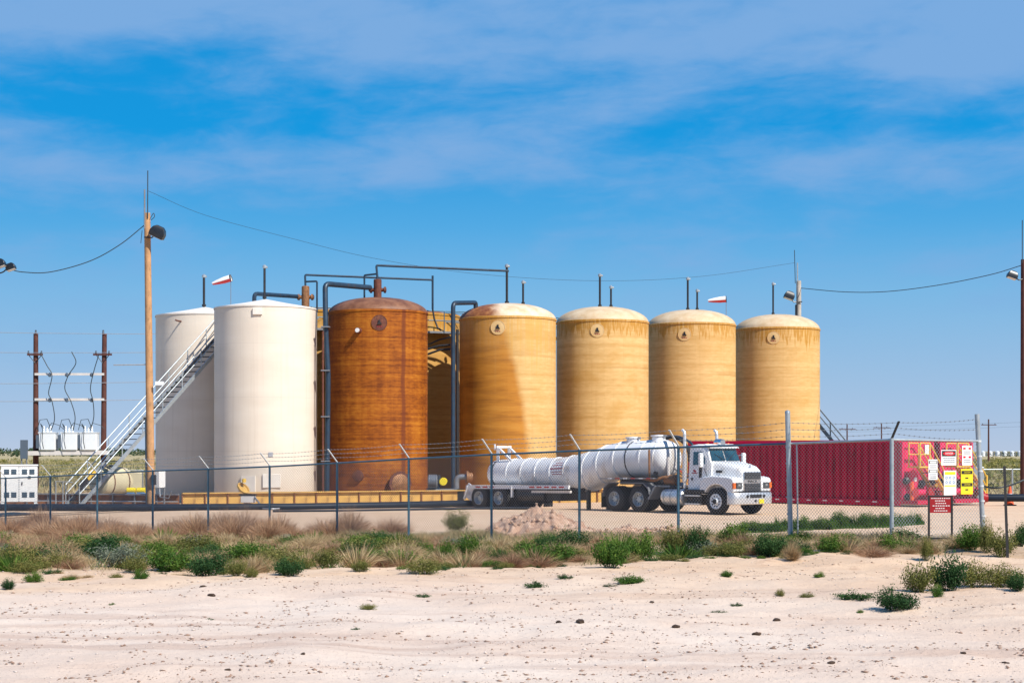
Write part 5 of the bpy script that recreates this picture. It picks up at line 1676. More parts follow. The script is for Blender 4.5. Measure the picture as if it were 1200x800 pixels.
for x in (-4.0, -5.32):
    for s in (-1, 1):
        wheel(truck, x, s * 1.04, s > 0, True, 0.2)
        wheel(truck, x, s * 0.70, s > 0, True)
    m = MB(); m.tube([(x, -0.9, 0.52), (x, 0.9, 0.52)], 0.10, 10); m.build('drive_axle', 'truck_black', truck)
for s in (-1, 1):
    m = MB()
    for x in (-4.66,):
        pr = [(-5.32 - 0.62, 0.62), (-5.32 - 0.56, 0.98), (-5.32 - 0.3, 1.18), (-4.0 + 0.3, 1.18), (-4.0 + 0.56, 0.98), (-4.0 + 0.62, 0.75)]
    inner = [(p[0] * 1.0 + (0.02 if p[0] < -4.66 else -0.02), p[1] - 0.025) for p in pr]
    m.extrude([(a, s * 0.55, c) for a, c in pr + inner[::-1]], (0, s * 0.66, 0)); m.build('tandem_fender', 'grey_pipe', truck, None)
    m = MB(); m.box((-3.30, s * 0.86, 0.80), (0.06, 0.6, 0.65), mat=Matrix.Rotation(R(35), 3, 'Y')); m.build('fender_flap', 'grey_pipe', truck)
    m = MB(); m.box((-6.02, s * 0.88, 0.45), (0.02, 0.6, 0.6)); m.build('mud_flap', 'rubber', truck)

# ------------------------------------------------------------------ vacuum tank trailer (same local frame)
tl = thing('tank_trailer', 'white vacuum tank trailer with dropped belly hitched to the truck', 'trailer', (TO.x, TO.y, 0.05), -PHI)
tl.rotation_euler = (0, -0.0135, -PHI)
prof = [(-3.02, 2.14, 0.02), (-3.06, 2.14, 0.30), (-3.14, 2.14, 0.52), (-3.28, 2.14, 0.68), (-3.45, 2.14, 0.75), (-4.6, 2.14, 0.75), (-5.7, 2.12, 0.75), (-6.3, 2.02, 0.78), (-6.9, 1.86, 0.82), (-7.5, 1.69, 0.84), (-7.95, 1.61, 0.83), (-8.4, 1.59, 0.77), (-8.9, 1.60, 0.69), (-9.5, 1.59, 0.66), (-10.5, 1.58, 0.655), (-12.0, 1.57, 0.65), (-13.4, 1.56, 0.64), (-13.58, 1.56, 0.56), (-13.70, 1.56, 0.41), (-13.76, 1.56, 0.22), (-13.78, 1.56, 0.02)]
def ring(x, z, r, n=36):
    return [(x, r * math.cos(2 * math.pi * k / n), z + r * math.sin(2 * math.pi * k / n)) for k in range(n)]
m = MB(); m.loft([ring(*p) for p in prof], True, True); tb = m.build('tank_barrel', 'trailer_white', tl, 50)
def prof_at(x):
    xs = [-p[0] for p in prof]
    return np.interp(-x, xs, [p[1] for p in prof]), np.interp(-x, xs, [p[2] for p in prof])
for x, mt in ((-3.6, 'trailer_white'), (-4.35, 'trailer_white'), (-5.1, 'black_paint'), (-5.8, 'trailer_white'), (-6.7, 'trailer_white'), (-7.5, 'trailer_white'), (-8.7, 'trailer_white'), (-9.6, 'trailer_white'), (-10.5, 'trailer_white'), (-11.4, 'trailer_white'), (-12.3, 'trailer_white'), (-13.2, 'black_paint')):
    secs = []
    th = 0.022 if mt == 'black_paint' else 0.035
    hw = 0.022 if mt == 'black_paint' else 0.04
    for dx, dr in ((-hw, 0.0), (-hw, th), (hw, th), (hw, 0.0)):
        z, r = prof_at(x + dx)
        secs.append(ring(x + dx, z, r + dr - 0.003))
    m = MB(); m.loft(secs, False, True); m.build('stiffening_ring' if mt != 'black_paint' else 'black_band', mt, tb, 30)
# manway, valves and walkway on top
for x, h in ((-3.9, 0.16), (-5.3, 0.12)):
    z, r = prof_at(x)
    m = MB(); m.lathe([(0.28, -0.06), (0.28, h), (0.33, h), (0.33, h + 0.05), (0, h + 0.07)], 20, (x, 0, z + r)); o = m.build('manway', 'trailer_white', tl)
    m = MB(); m.box((x + 0.3, 0, z + r + h), (0.12, 0.16, 0.10)); m.build('latch', 'grey_pipe', o)
m = MB(); m.tube(curve_pts([(-3.3, -0.2, 2.95), (-2.9, -0.3, 3.0), (-2.4, -0.35, 2.85), (-2.05, -0.35, 2.5), (-2.0, -0.3, 2.0)]), 0.07, 10); m.build('vacuum_hose', 'rubber', tl)
m = MB(); m.tube(curve_pts([(-4.0, 0.2, 3.05), (-3.0, 0.1, 3.02), (-2.2, 0.0, 2.75), (-2.0, 0.1, 2.3)]), 0.05, 10); m.build('vacuum_hose', 'blue_pipe', tl)
# gear at the front: upright rusty pipe, gauges, pump
m = MB(); m.tube([(-3.55, -0.98, 1.3), (-3.55, -0.98, 2.5)], 0.045, 8); m.build('sight_pipe', 'pump_brown', tl)
m = MB(); m.tube([(-2.86, -0.6, 1.25), (-2.86, -0.62, 2.2)], 0.06, 8); m.build('pressure_pipe', 'white_bar', tl)
m = MB(); m.lathe([(0.16, -0.3), (0.22, -0.25), (0.22, 0.25), (0.16, 0.3)], 18, (-2.75, -0.55, 1.28), (1, 0, 0)); m.build('vacuum_pump', 'pump_brown', tl)
m = MB(); m.tube(curve_pts([(-3.9, -0.95, 1.35), (-3.3, -0.98, 1.28), (-2.9, -0.8, 1.4), (-2.5, -0.7, 1.2)]), 0.06, 8); m.build('pump_pipe', 'pump_brown', tl)
m = MB(); m.box((-3.05, -0.65, 1.04), (0.9, 0.4, 0.08)); m.build('pump_deck', 'grey_pipe', tl)
m = MB(); m.lathe([(0.09, -0.05), (0.09, 0.05)], 14, (-3.2, -0.99, 1.55), (0, 1, 0)); m.build('gauge', 'black_paint', tl)
# upper coupler over the tandem
m = MB(); m.box((-4.4, 0, 1.22), (2.2, 1.2, 0.22)); m.build('coupler_plate', 'truck_black', tl)
for s in (-1, 1):
    m = MB(); m.box((-4.6, s * 1.02, 1.36), (2.9, 0.40, 0.05)); m.build('walkway', 'grey_pipe', tl)
    for k in range(6):
        m = MB(); m.box((-3.4 - 0.42 * k, s * 1.225, 1.36), (0.2, 0.012, 0.05)); m.build('reflective_tape', ('red_tape', 'sign_white')[k % 2], tl)
    # lower side rail with tape
    m = MB(); m.box((-11.1, s * 1.14, 1.0), (6.4, 0.10, 0.16)); rl = m.build('side_rail', 'trailer_white', tl)
    for x in (-8.3, -8.75, -9.2, -9.65, -10.1, -12.6, -13.05, -13.5):
        m = MB(); m.box((x, s * 1.195, 1.0), (0.30, 0.01, 0.06)); m.build('reflective_tape', 'red_tape', rl)
    m = MB(); m.box((-11.0, s * 0.42, 0.88), (6.6, 0.10, 0.22)); m.build('frame_rail', 'truck_black', tl)
    # rear fender plates
    m = MB(); m.box((-12.75, s * 0.92, 1.06), (2.85, 0.56, 0.04)); fd = m.build('fender_deck', 'trailer_white', tl)
    m = MB(); m.beam((-14.16, s * 0.92, 1.06), (-14.42, s * 0.92, 0.46), 0.56, 0.04, (0, 1, 0)); m.beam((-14.16, s * 1.18, 1.04), (-14.42, s * 1.18, 0.46), 0.06, 0.12, (0, 1, 0)); m.build('fender_end', 'trailer_white', fd)
    m = MB(); m.beam((-11.35, s * 1.16, 1.04), (-11.35, s * 1.16, 0.56), 0.06, 0.12, (0, 1, 0)); m.build('fender_strut', 'trailer_white', fd)
    m = MB(); m.box((-11.2, s * 0.88, 0.42), (0.02, 0.56, 0.62)); m.build('mud_flap', 'rubber', tl)
    for x in (-12.2, -13.48):
        wheel(tl, x, s * 1.04, s > 0, True)
        wheel(tl, x, s * 0.70, s > 0, True)
for x in (-12.2, -13.48):
    m = MB(); m.tube([(x, -0.9, 0.52), (x, 0.9, 0.52)], 0.09, 10); m.build('axle', 'truck_black', tl)
m = MB(); m.box((-9.6, 0, 0.62), (1.9, 1.9, 0.42)); m.build('under_box', 'truck_black', tl, bevel=0.03)
m = MB(); m.box((-9.1, -1.0, 0.80), (2.3, 0.12, 0.10)); m.build('under_rail', 'white_bar', tl)
for s in (-1, 1):
    m = MB(); m.box((-7.3, s * 0.6, 0.45), (0.14, 0.14, 0.85)); m.build('landing_leg', 'truck_black', tl)
m = MB(); m.lathe([(0.30, -0.9), (0.34, -0.85), (0.34, 0.85), (0.30, 0.9)], 20, (-10.4, -0.75, 0.62), (1, 0, 0)); m.build('side_drum', 'truck_black', tl)
# rear lifting frame
for y in (-0.34, 0.34):
    m = MB(); m.beam((-13.1, y, 2.05), (-13.1, y, 2.78), 0.10, 0.10, (0, 1, 0)); m.build('boom_post', 'trailer_white', tl)
    m = MB(); m.beam((-13.1, y, 2.74), (-12.2, y, 2.12), 0.08, 0.08, (0, 1, 0)); m.build('boom_brace', 'trailer_white', tl)
m = MB(); m.beam((-13.1, -0.44, 2.76), (-13.1, 0.44, 2.76), 0.10, 0.10); m.build('boom_head', 'trailer_white', tl)
m = MB(); m.beam((-13.3, -0.34, 2.62), (-13.3, -0.34, 2.9), 0.05, 0.05, (0, 1, 0)); m.build('boom_pin', 'trailer_white', tl)
m = MB(); m.box((-14.35, 0, 0.70), (0.10, 2.3, 0.14)); m.build('rear_bumper', 'trailer_white', tl)
# faded lettering on the barrel side
zz, rr = prof_at(-9.6)
m = MB(); r_ = random.Random(8)
def barrel_pt(x, ang, out):
    z, r = prof_at(x)
    return Vector((x, -(r + out) * math.cos(ang), z + (r + out) * math.sin(ang)))
for row, (a, ww, hh) in enumerate(((0.66, 0.5, 0.025), (0.50, 0.75, 0.03), (0.28, 1.0, 0.055), (0.07, 0.8, 0.03), (-0.08, 0.7, 0.03))):
    x = -9.98 + (1.0 - ww) / 2 + 0.45
    xe = x + ww * 0.86
    while x < xe:
        l = r_.uniform(0.035, 0.075)
        q = [barrel_pt(x, a - hh, 0.006), barrel_pt(x + l * .62, a - hh, 0.006), barrel_pt(x + l * .62, a + hh * r_.uniform(.5, 1.3), 0.006), barrel_pt(x, a + hh, 0.006)]
        m.add(q, [(0, 1, 2, 3)])
        x += l
o = m.build('faded_lettering', 'red_mark', tb, None); o['kind'] = 'stuff'

# ------------------------------------------------------------------ red rectangular frac tanks
def frac(label, cx, cy, width, length, hgt):
    """near end at the origin facing +x (turned by -PHI), long side to -x"""
    t = thing('frac_tank', label, 'frac tank', (cx, cy, 0), -PHI, 'red frac tanks')
    # origin is the near left corner: body spans x -length..0, y 0..width
    zb, zt = 0.30, hgt
    n = int(length / 0.38)
    pr = []
    for i in range(n):
        x = -length + i * length / n
        w = length / n
        for f, y in ((0, 0.0), (0.45, 0.0), (0.58, 0.11), (0.88, 0.11)):
            pr.append((x + w * f, y))
    pr.append((0, 0.0))
    m = MB()
    vs = [(x, y, zb) for x, y in pr] + [(x, y, zt) for x, y in pr]
    k = len(pr)
    m.add(vs, [(i, i + 1, k + i + 1, k + i) for i in range(k - 1)]); m.build('corrugated_side', 'frac_red', t, None)
    m = MB(); m.add([(x, width - y, z) for x, y, z in vs], [(i, i + 1, k + i + 1, k + i) for i in range(k - 1)]); m.build('corrugated_side', 'frac_red', t, None)
    m = MB(); m.box((-length / 2, width / 2, zt - 0.02), (length, width, 0.06)); m.build('roof', 'frac_red', t)
    m = MB(); m.box((-length / 2, width / 2, zb + 0.0), (length, width - 0.1, 0.08)); m.build('floor_plate', 'frac_red', t)
    for y in (0.02, width - 0.02):
        m = MB(); m.box((-length / 2, y, zt + 0.02), (length + .02, 0.12, 0.12)); m.build('top_chord', 'frac_red_sunlit', t)
        m = MB(); m.box((-length / 2, y, 0.17), (length + .02, 0.14, 0.26)); m.build('skid_beam', 'frac_red', t)
    kk = int(length / 0.9)
    tm = MB(); tm.box((0, 0, 0), (0.22, 0.008, 0.05)); tme = tm.mesh('reflector'); tme.materials.append(M['sign_white'])
    for i in range(kk):
        o = place('reflector', tme, None, t); o.location = (-0.4 - i * 0.9, -0.055, 0.2)
    m = MB(); m.box((-length, width / 2, (zb + zt) / 2), (0.06, width - 0.02, zt - zb)); m.build('end_wall', 'frac_red', t)
    m = MB(); m.box((0.0, width / 2, (zb + zt) / 2), (0.06, width - 0.02, zt - zb)); ew = m.build('end_wall', 'frac_red_sunlit', t)
    for y in (0.06, width - 0.06):
        m = MB(); m.box((0.06, y, (zb + zt) / 2), (0.10, 0.12, zt - zb)); m.build('corner_column', 'frac_red_sunlit', ew)
    # manway, gauges, pipework at the foot
    m = MB(); m.lathe([(0.36, 0), (0.36, 0.14), (0.42, 0.14), (0.42, 0.2), (0.1, 0.26), (0, 0.26)], 22, (0.03, width * 0.28, 1.20), (1, 0, 0)); mw = m.build('manway', 'frac_red_sunlit', ew)
    m = MB(); m.lathe([(0.10, 0), (0.10, 0.05), (0, 0.06)], 12, (0.29, width * 0.28, 1.20), (1, 0, 0)); m.build('manway_hub', 'sign_white', mw)
    m = MB(); m.tube([(0.32, 0.2, 0.62), (0.32, width - 0.1, 0.62)], 0.14, 12); m.build('manifold_pipe', 'frac_red_sunlit', ew)
    m = MB(); m.box((0.45, width / 2, 0.20), (0.9, width, 0.16)); m.build('front_skid', 'frac_red', ew)
    for y in (0.3, width * 0.62, width - 0.25):
        m = MB(); m.lathe([(0.16, 0), (0.16, 0.10), (0.24, 0.10), (0.24, 0.18), (0, 0.18)], 16, (0.42, y, 0.62), (1, 0, 0)); m.build('valve_flange', 'sign_red', ew)
        m = MB(); m.tube([(0.32, y, 0.2), (0.32, y, 0.62)], 0.07, 8); m.build('drain_leg', 'frac_red_sunlit', ew)
    for y, z, r_v in ((0.12, 1.15, 0.16), (width * 0.52, 1.0, 0.18), (width * 0.85, 1.05, 0.14), (0.25, 0.45, 0.15)):
        m = MB(); m.lathe([(r_v * 0.6, 0), (r_v, 0.06), (r_v, 0.22), (r_v * 0.5, 0.3)], 14, (0.10, y, z), (1, 0, 0)); m.build('black_valve', 'truck_black', ew)
    m = MB(); m.tube([(0.5, 0.15, 0.3), (0.5, 0.15, 1.1)], 0.09, 10); m.build('hose_riser', 'cone_orange', ew)
    # stair with yellow rails rising across the end
    sy0, sy1 = width * 0.98, width * 0.40
    z0_, z1_ = 0.30, 1.75
    for x in (0.28, 0.86):
        m = MB(); m.beam((x, sy0, z0_), (x, sy1, z1_), 0.05, 0.20, (1, 0, 0)); m.build('stair_stringer', 'safety_yellow', ew)
        m = MB(); m.tube([(x, sy0, z0_ + 0.95), (x, sy1, z1_ + 1.05), (x, 0.2, z1_ + 1.05)], 0.035, 6); m.build('stair_rail', 'safety_yellow', ew)
        m = MB(); m.tube([(x, sy0, z0_ + 0.5), (x, sy1, z1_ + 0.55), (x, 0.2, z1_ + 0.55)], 0.03, 6); m.build('stair_mid_rail', 'safety_yellow', ew)
        for y, z in ((sy0, z0_), (sy1, z1_), (0.25, z1_)):
            m = MB(); m.tube([(x, y, z), (x, y, z + 1.05)], 0.035, 6); m.build('rail_post', 'safety_yellow', ew)
    for i in range(7):
        f = (i + 0.5) / 7
        m = MB(); m.box((0.57, sy0 + (sy1 - sy0) * f, z0_ + (z1_ - z0_) * f + 0.05), (0.56, 0.20, 0.04)); m.build('stair_tread', ('safety_yellow', 'black_paint')[i % 2], ew)
    m = MB(); m.box((0.57, (sy1 + 0.15) / 2, z1_), (0.62, sy1 - 0.15, 0.06)); m.build('landing', 'safety_yellow', ew)
    m = MB(); m.box((0.07, width * 0.80, zt - 0.35), (0.03, 0.34, 0.44)); m.build('tag_plate', 'sign_white', ew)
    return t
frac('long dark red corrugated frac tank behind the fence, left of the pair', 17.06, 75.0, 2.5, 12.2, 2.86)
frac('red frac tank at the right with only its railed end showing', 19.24, 77.06, 2.75, 12.2, 2.84)

# ------------------------------------------------------------------ far background
for i, (px, py, Y, lab) in enumerate(((992.7, 497, 430, 'distant wooden power pole above the red tank, left one of two'), (1033, 495.5, 440, 'distant wooden power pole above the red tank, right one of two'), (1158.5, 491, 360, 'distant wooden power pole right of the leaning end post'))):
    p = at(px, py, Y)
    t = thing('power_pole', lab, 'power pole', (p.x, Y, 0), 0, 'distant power poles')
    m = MB(); m.tube([(0, 0, -1), (0, 0, p.z)], [0.22, 0.15], 8); m.build('shaft', 'pole_dark', t)
    m = MB(); m.box((0, -0.2, p.z - 1.2), (4.2 if i < 2 else 3.2, 0.14, 0.16)); m.build('cross_arm', 'pole_dark', t)
    for dx in (-1.3, 0, 1.3):
        m = MB(); m.lathe([(0.08, 0), (0.10, 0.2), (0, 0.3)], 8, (dx, -0.2, p.z - 1.12)); m.build('insulator', 'can_grey', t)
for lab, py, Y in (('faint distant power line above the red tanks, upper one', 500, 380), ('faint distant power line above the red tanks, lower one', 505, 380)):
    strand('power_line', lab, [at(900, py + 3, 470), at(1033, py, 440), at(1158, py - 4, 360), at(1260, py - 8, 320)], 0.014, 'cable_black', 4, 'power line', 'distant power lines')
far_labs = ['leftmost', 'second from the left', 'third from the left', 'third from the right', 'second from the right', 'rightmost']
for i, px in enumerate((1152, 1160.5, 1169, 1177.5, 1186, 1195)):
    Y = 760 + 12 * (i % 3)
    p = at(px, 529, Y)
    t = thing('distant_tank', 'tiny white tank on the right horizon, %s of six' % far_labs[i], 'tank', (p.x, Y, -0.5), 0, 'white tanks on the horizon')
    rr = 1.0
    m = MB(); m.lathe([(rr, 0), (rr, 2.5), (rr * 0.3, 2.9), (0, 2.95)], 20); m.build('shell', 'far_white', t)
    m = MB(); m.box((rr + 0.35, -0.5, 1.2), (0.4, 0.5, 2.4)); m.build('ladder_cage', 'grey_pipe', t)
# back fence at the right
bf = thing('back_fence', 'low grey chain link fence far behind the cone at the right', 'fence', (22.5, 86.0, 0))
prev = None
for i in range(6):
    x = i * 3.0
    m = MB(); m.tube([(x, i * 1.0, -0.2), (x, i * 1.0, 1.55)], 0.05, 8); m.build('post', 'galvanised', bf)
    if i:
        FOs = FO; FO = Vector((0, 0, 0))
        pn = mesh_panel((x - 3, (i - 1) * 1.0, 0), (x, i * 1.0, 0), 1.5, 1.5, 0.05, 0.05, 0.003, 0.11).build('mesh_panel', 'wire_steel', bf, None)
        pn['kind'] = 'stuff'
        FO = FOs
m = MB(); m.tube([(0, 0, 1.52), (15, 5, 1.52)], 0.03, 8); m.build('top_rail', 'galvanised', bf)
t = thing('utility_box', 'small grey utility box behind the leaning end post', 'box', (at(1156, 590, 80).x, 81.5, 0))
m = MB(); m.box((0, 0, 0.95), (0.5, 0.4, 1.5)); m.build('cabinet', 'galvanised', t, bevel=0.02)
m = MB(); m.box((0, 0, 0.1), (0.6, 0.5, 0.2)); m.build('plinth', 'concrete', t)

# ------------------------------------------------------------------ plants
def unit(v):
    return v / (np.linalg.norm(v, axis=1, keepdims=True) + 1e-9)
def leaf_quads(C, size, rs, up=0.4, long=2.2):
    """one small pointed leaf per centre"""
    n = len(C)
    d = unit(rs.normal(size=(n, 3)) + np.array((0, 0, up)))
    s = unit(np.cross(d, rs.normal(size=(n, 3))))
    sz = size * rs.uniform(0.6, 1.3, (n, 1))
    V = np.stack([C - d * sz * long / 2, C + s * sz / 2, C + d * sz * long / 2, C - s * sz / 2], 1).reshape(-1, 3)
    F = np.arange(4 * n).reshape(n, 4)
    return V, F
def ribbons(base, tip, w, bend, rs):
    """thin bent blades from base to tip as two quads"""
    n = len(base)
    mid = (base + tip) / 2 + bend
    d = unit(tip - base)
    s = unit(np.cross(d, np.stack([rs.normal(size=n), rs.normal(size=n), np.zeros(n)], 1))) * w.reshape(-1, 1) / 2
    V = np.stack([base - s, base + s, mid + s * 0.8, mid - s * 0.8, tip + s * 0.15, tip - s * 0.15], 1).reshape(-1, 3)
    o = np.arange(n)[:, None] * 6
    F = np.concatenate([o + np.array((0, 1, 2, 3)), o + np.array((3, 2, 4, 5))], 0)
    return V, F
def make_bush(name, mat, seed, clumps=26, per=46, size=0.05, spread=1.0, flat=1.0, upright=0.5, stem_mat='dry_twig'):
    """unit bush: radius about 1, height about 1, of many leafy sprigs with gaps between"""
    rs = np.random.default_rng(seed)
    Cs, sh = [], []
    stems_a, stems_b = [], []
    for i in range(clumps):
        a = rs.uniform(0, 2 * np.pi); r = math.sqrt(rs.uniform(0.0, 1)) * spread * 0.86
        h = (1.0 - 0.55 * r ** 2) * rs.uniform(0.45, 1.05) * flat
        tip = np.array((math.cos(a) * r, math.sin(a) * r * 0.9, h))
        root = np.array((math.cos(a) * r * 0.22, math.sin(a) * r * 0.22, 0))
        stems_a.append(root); stems_b.append(tip)
        t = rs.uniform(0.25, 1.0, per) ** 0.7
        P = root + (tip - root) * t[:, None]
        P += rs.normal(size=(per, 3)) * np.array((0.10, 0.10, 0.075)) * (0.6 + 0.6 * t[:, None])
        P[:, 2] = np.abs(P[:, 2])
        Cs.append(P)
        b = rs.uniform(-0.18, 0.18)
        sh.append(np.clip(0.25 + 0.45 * t * (P[:, 2] / 1.0) + b + rs.normal(size=per) * 0.14 + 0.15, 0, 1))  # value rises with height and towards the sprig tip, plus random jitter
    C = np.concatenate(Cs); sh = np.concatenate(sh)
    V, F = leaf_quads(C, size, rs, upright)
    A, B = np.array(stems_a), np.array(stems_b)
    V2, F2 = ribbons(A, B, np.full(len(A), 0.02), rs.normal(size=A.shape) * 0.05, rs)
    Vall = np.concatenate([V, V2]); Fall = np.concatenate([F, F2 + len(V)])
    shade = np.concatenate([np.repeat(sh, 4), np.full(len(V2), 0.15)])
    me = np_mesh(name, Vall, Fall, mat, shade)
    return me
def make_twigs(name, mat, seed, n=420, w=0.012, upright=0.8):
    """unit dry brush: fine curved branching twigs"""
    rs = np.random.default_rng(seed)
    a = rs.uniform(0, 2 * np.pi, n); r = np.sqrt(rs.uniform(0, 1, n))
    tip = np.stack([np.cos(a) * r, np.sin(a) * r, (1.05 - 0.6 * r * r) * rs.uniform(0.35, 1.1, n) * (0.6 + 0.5 * upright)], 1)
    base = tip * np.stack([rs.uniform(0.02, 0.6, n)] * 3, 1) * np.array((0.6, 0.6, 0.75))
    V, F = ribbons(base, tip, np.full(n, w) * rs.uniform(0.5, 1.2, n), rs.normal(size=(n, 3)) * 0.07, rs)
    V[:, 2] = np.abs(V[:, 2])
    sh = np.repeat(np.clip(rs.normal(0.5, 0.22, n), 0, 1), 6)
    return np_mesh(name, V, F, mat, sh)
def make_tuft(name, mat, seed, n=150, w=0.03):
    """unit grass clump of arching blades"""
    rs = np.random.default_rng(seed)
    a = rs.uniform(0, 2 * np.pi, n); r = rs.uniform(0, 1, n)
    base = np.stack([np.cos(a) * r * 0.35, np.sin(a) * r * 0.35, np.zeros(n)], 1)
    tip = np.stack([np.cos(a) * (0.25 + 0.75 * r), np.sin(a) * (0.25 + 0.75 * r), (1.1 - 0.6 * r) * rs.uniform(0.5, 1.1, n)], 1)
    bend = np.zeros((n, 3)); bend[:, 2] = 0.12 * r
    V, F = ribbons(base, tip, np.full(n, w), bend, rs)
    sh = np.repeat(np.clip(rs.normal(0.5, 0.25, n), 0, 1), 6)
    return np_mesh(name, V, F, mat, sh)
BUSH = {
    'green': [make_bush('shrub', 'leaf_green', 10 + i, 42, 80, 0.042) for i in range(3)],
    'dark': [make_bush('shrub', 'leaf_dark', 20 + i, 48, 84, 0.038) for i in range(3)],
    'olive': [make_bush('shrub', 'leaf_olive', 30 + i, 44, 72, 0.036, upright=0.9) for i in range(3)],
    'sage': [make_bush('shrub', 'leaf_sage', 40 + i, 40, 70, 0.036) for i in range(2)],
    'flat': [make_bush('shrub', 'leaf_dark', 50 + i, 26, 40, 0.06, flat=0.9) for i in range(2)],
    'twig': [make_twigs('brush', 'dry_twig', 60 + i, 1000, 0.012) for i in range(3)],
    'straw': [make_twigs('tuft', 'dry_straw', 70 + i, 800, 0.016, 0.7) for i in range(3)],
    'hay': [make_tuft('tuft', 'dry_straw', 75 + i, 260, 0.022) for i in range(2)],
    'blade': [make_tuft('tuft', 'leaf_green', 80 + i, 170, 0.045) for i in range(2)],
    'twigdense': [make_twigs('brush', 'dry_twig', 90 + i, 800, 0.011, 0.5) for i in range(2)],
}
NAMES = {'green': 'green_shrub', 'dark': 'green_shrub', 'olive': 'olive_shrub', 'sage': 'sage_shrub', 'flat': 'low_weed', 'twig': 'dry_brush', 'straw': 'dry_grass_clump', 'hay': 'dry_grass_clump', 'blade': 'grass_clump', 'twigdense': 'tumbleweed'}
CATS = {'green': 'shrub', 'dark': 'shrub', 'olive': 'shrub', 'sage': 'shrub', 'flat': 'weed', 'twig': 'brush', 'straw': 'grass clump', 'hay': 'grass clump', 'blade': 'grass clump', 'twigdense': 'brush'}
prs = random.Random(77)
def plant(kind, px, py, wpx, hpx, label, group=None):
    """plant whose foot stands at this pixel of the ground, sized in photo pixels"""
    x, y, z = gat(px, py)
    return plant_xy(kind, x, y, wpx / FPX * y / 2, hpx / FPX * y, label, group)
def plant_xy(kind, x, y, r, h, label, group=None):
    o = place(NAMES[kind], prs.choice(BUSH[kind]), None)
    o.location = (x, y, HZ(x, y) - 0.02)
    o.scale = (r, r * prs.uniform(0.75, 1.0), h)
    o.rotation_euler = (0, 0, prs.uniform(0, 6.28))
    return tag(o, label, CATS[kind], group)

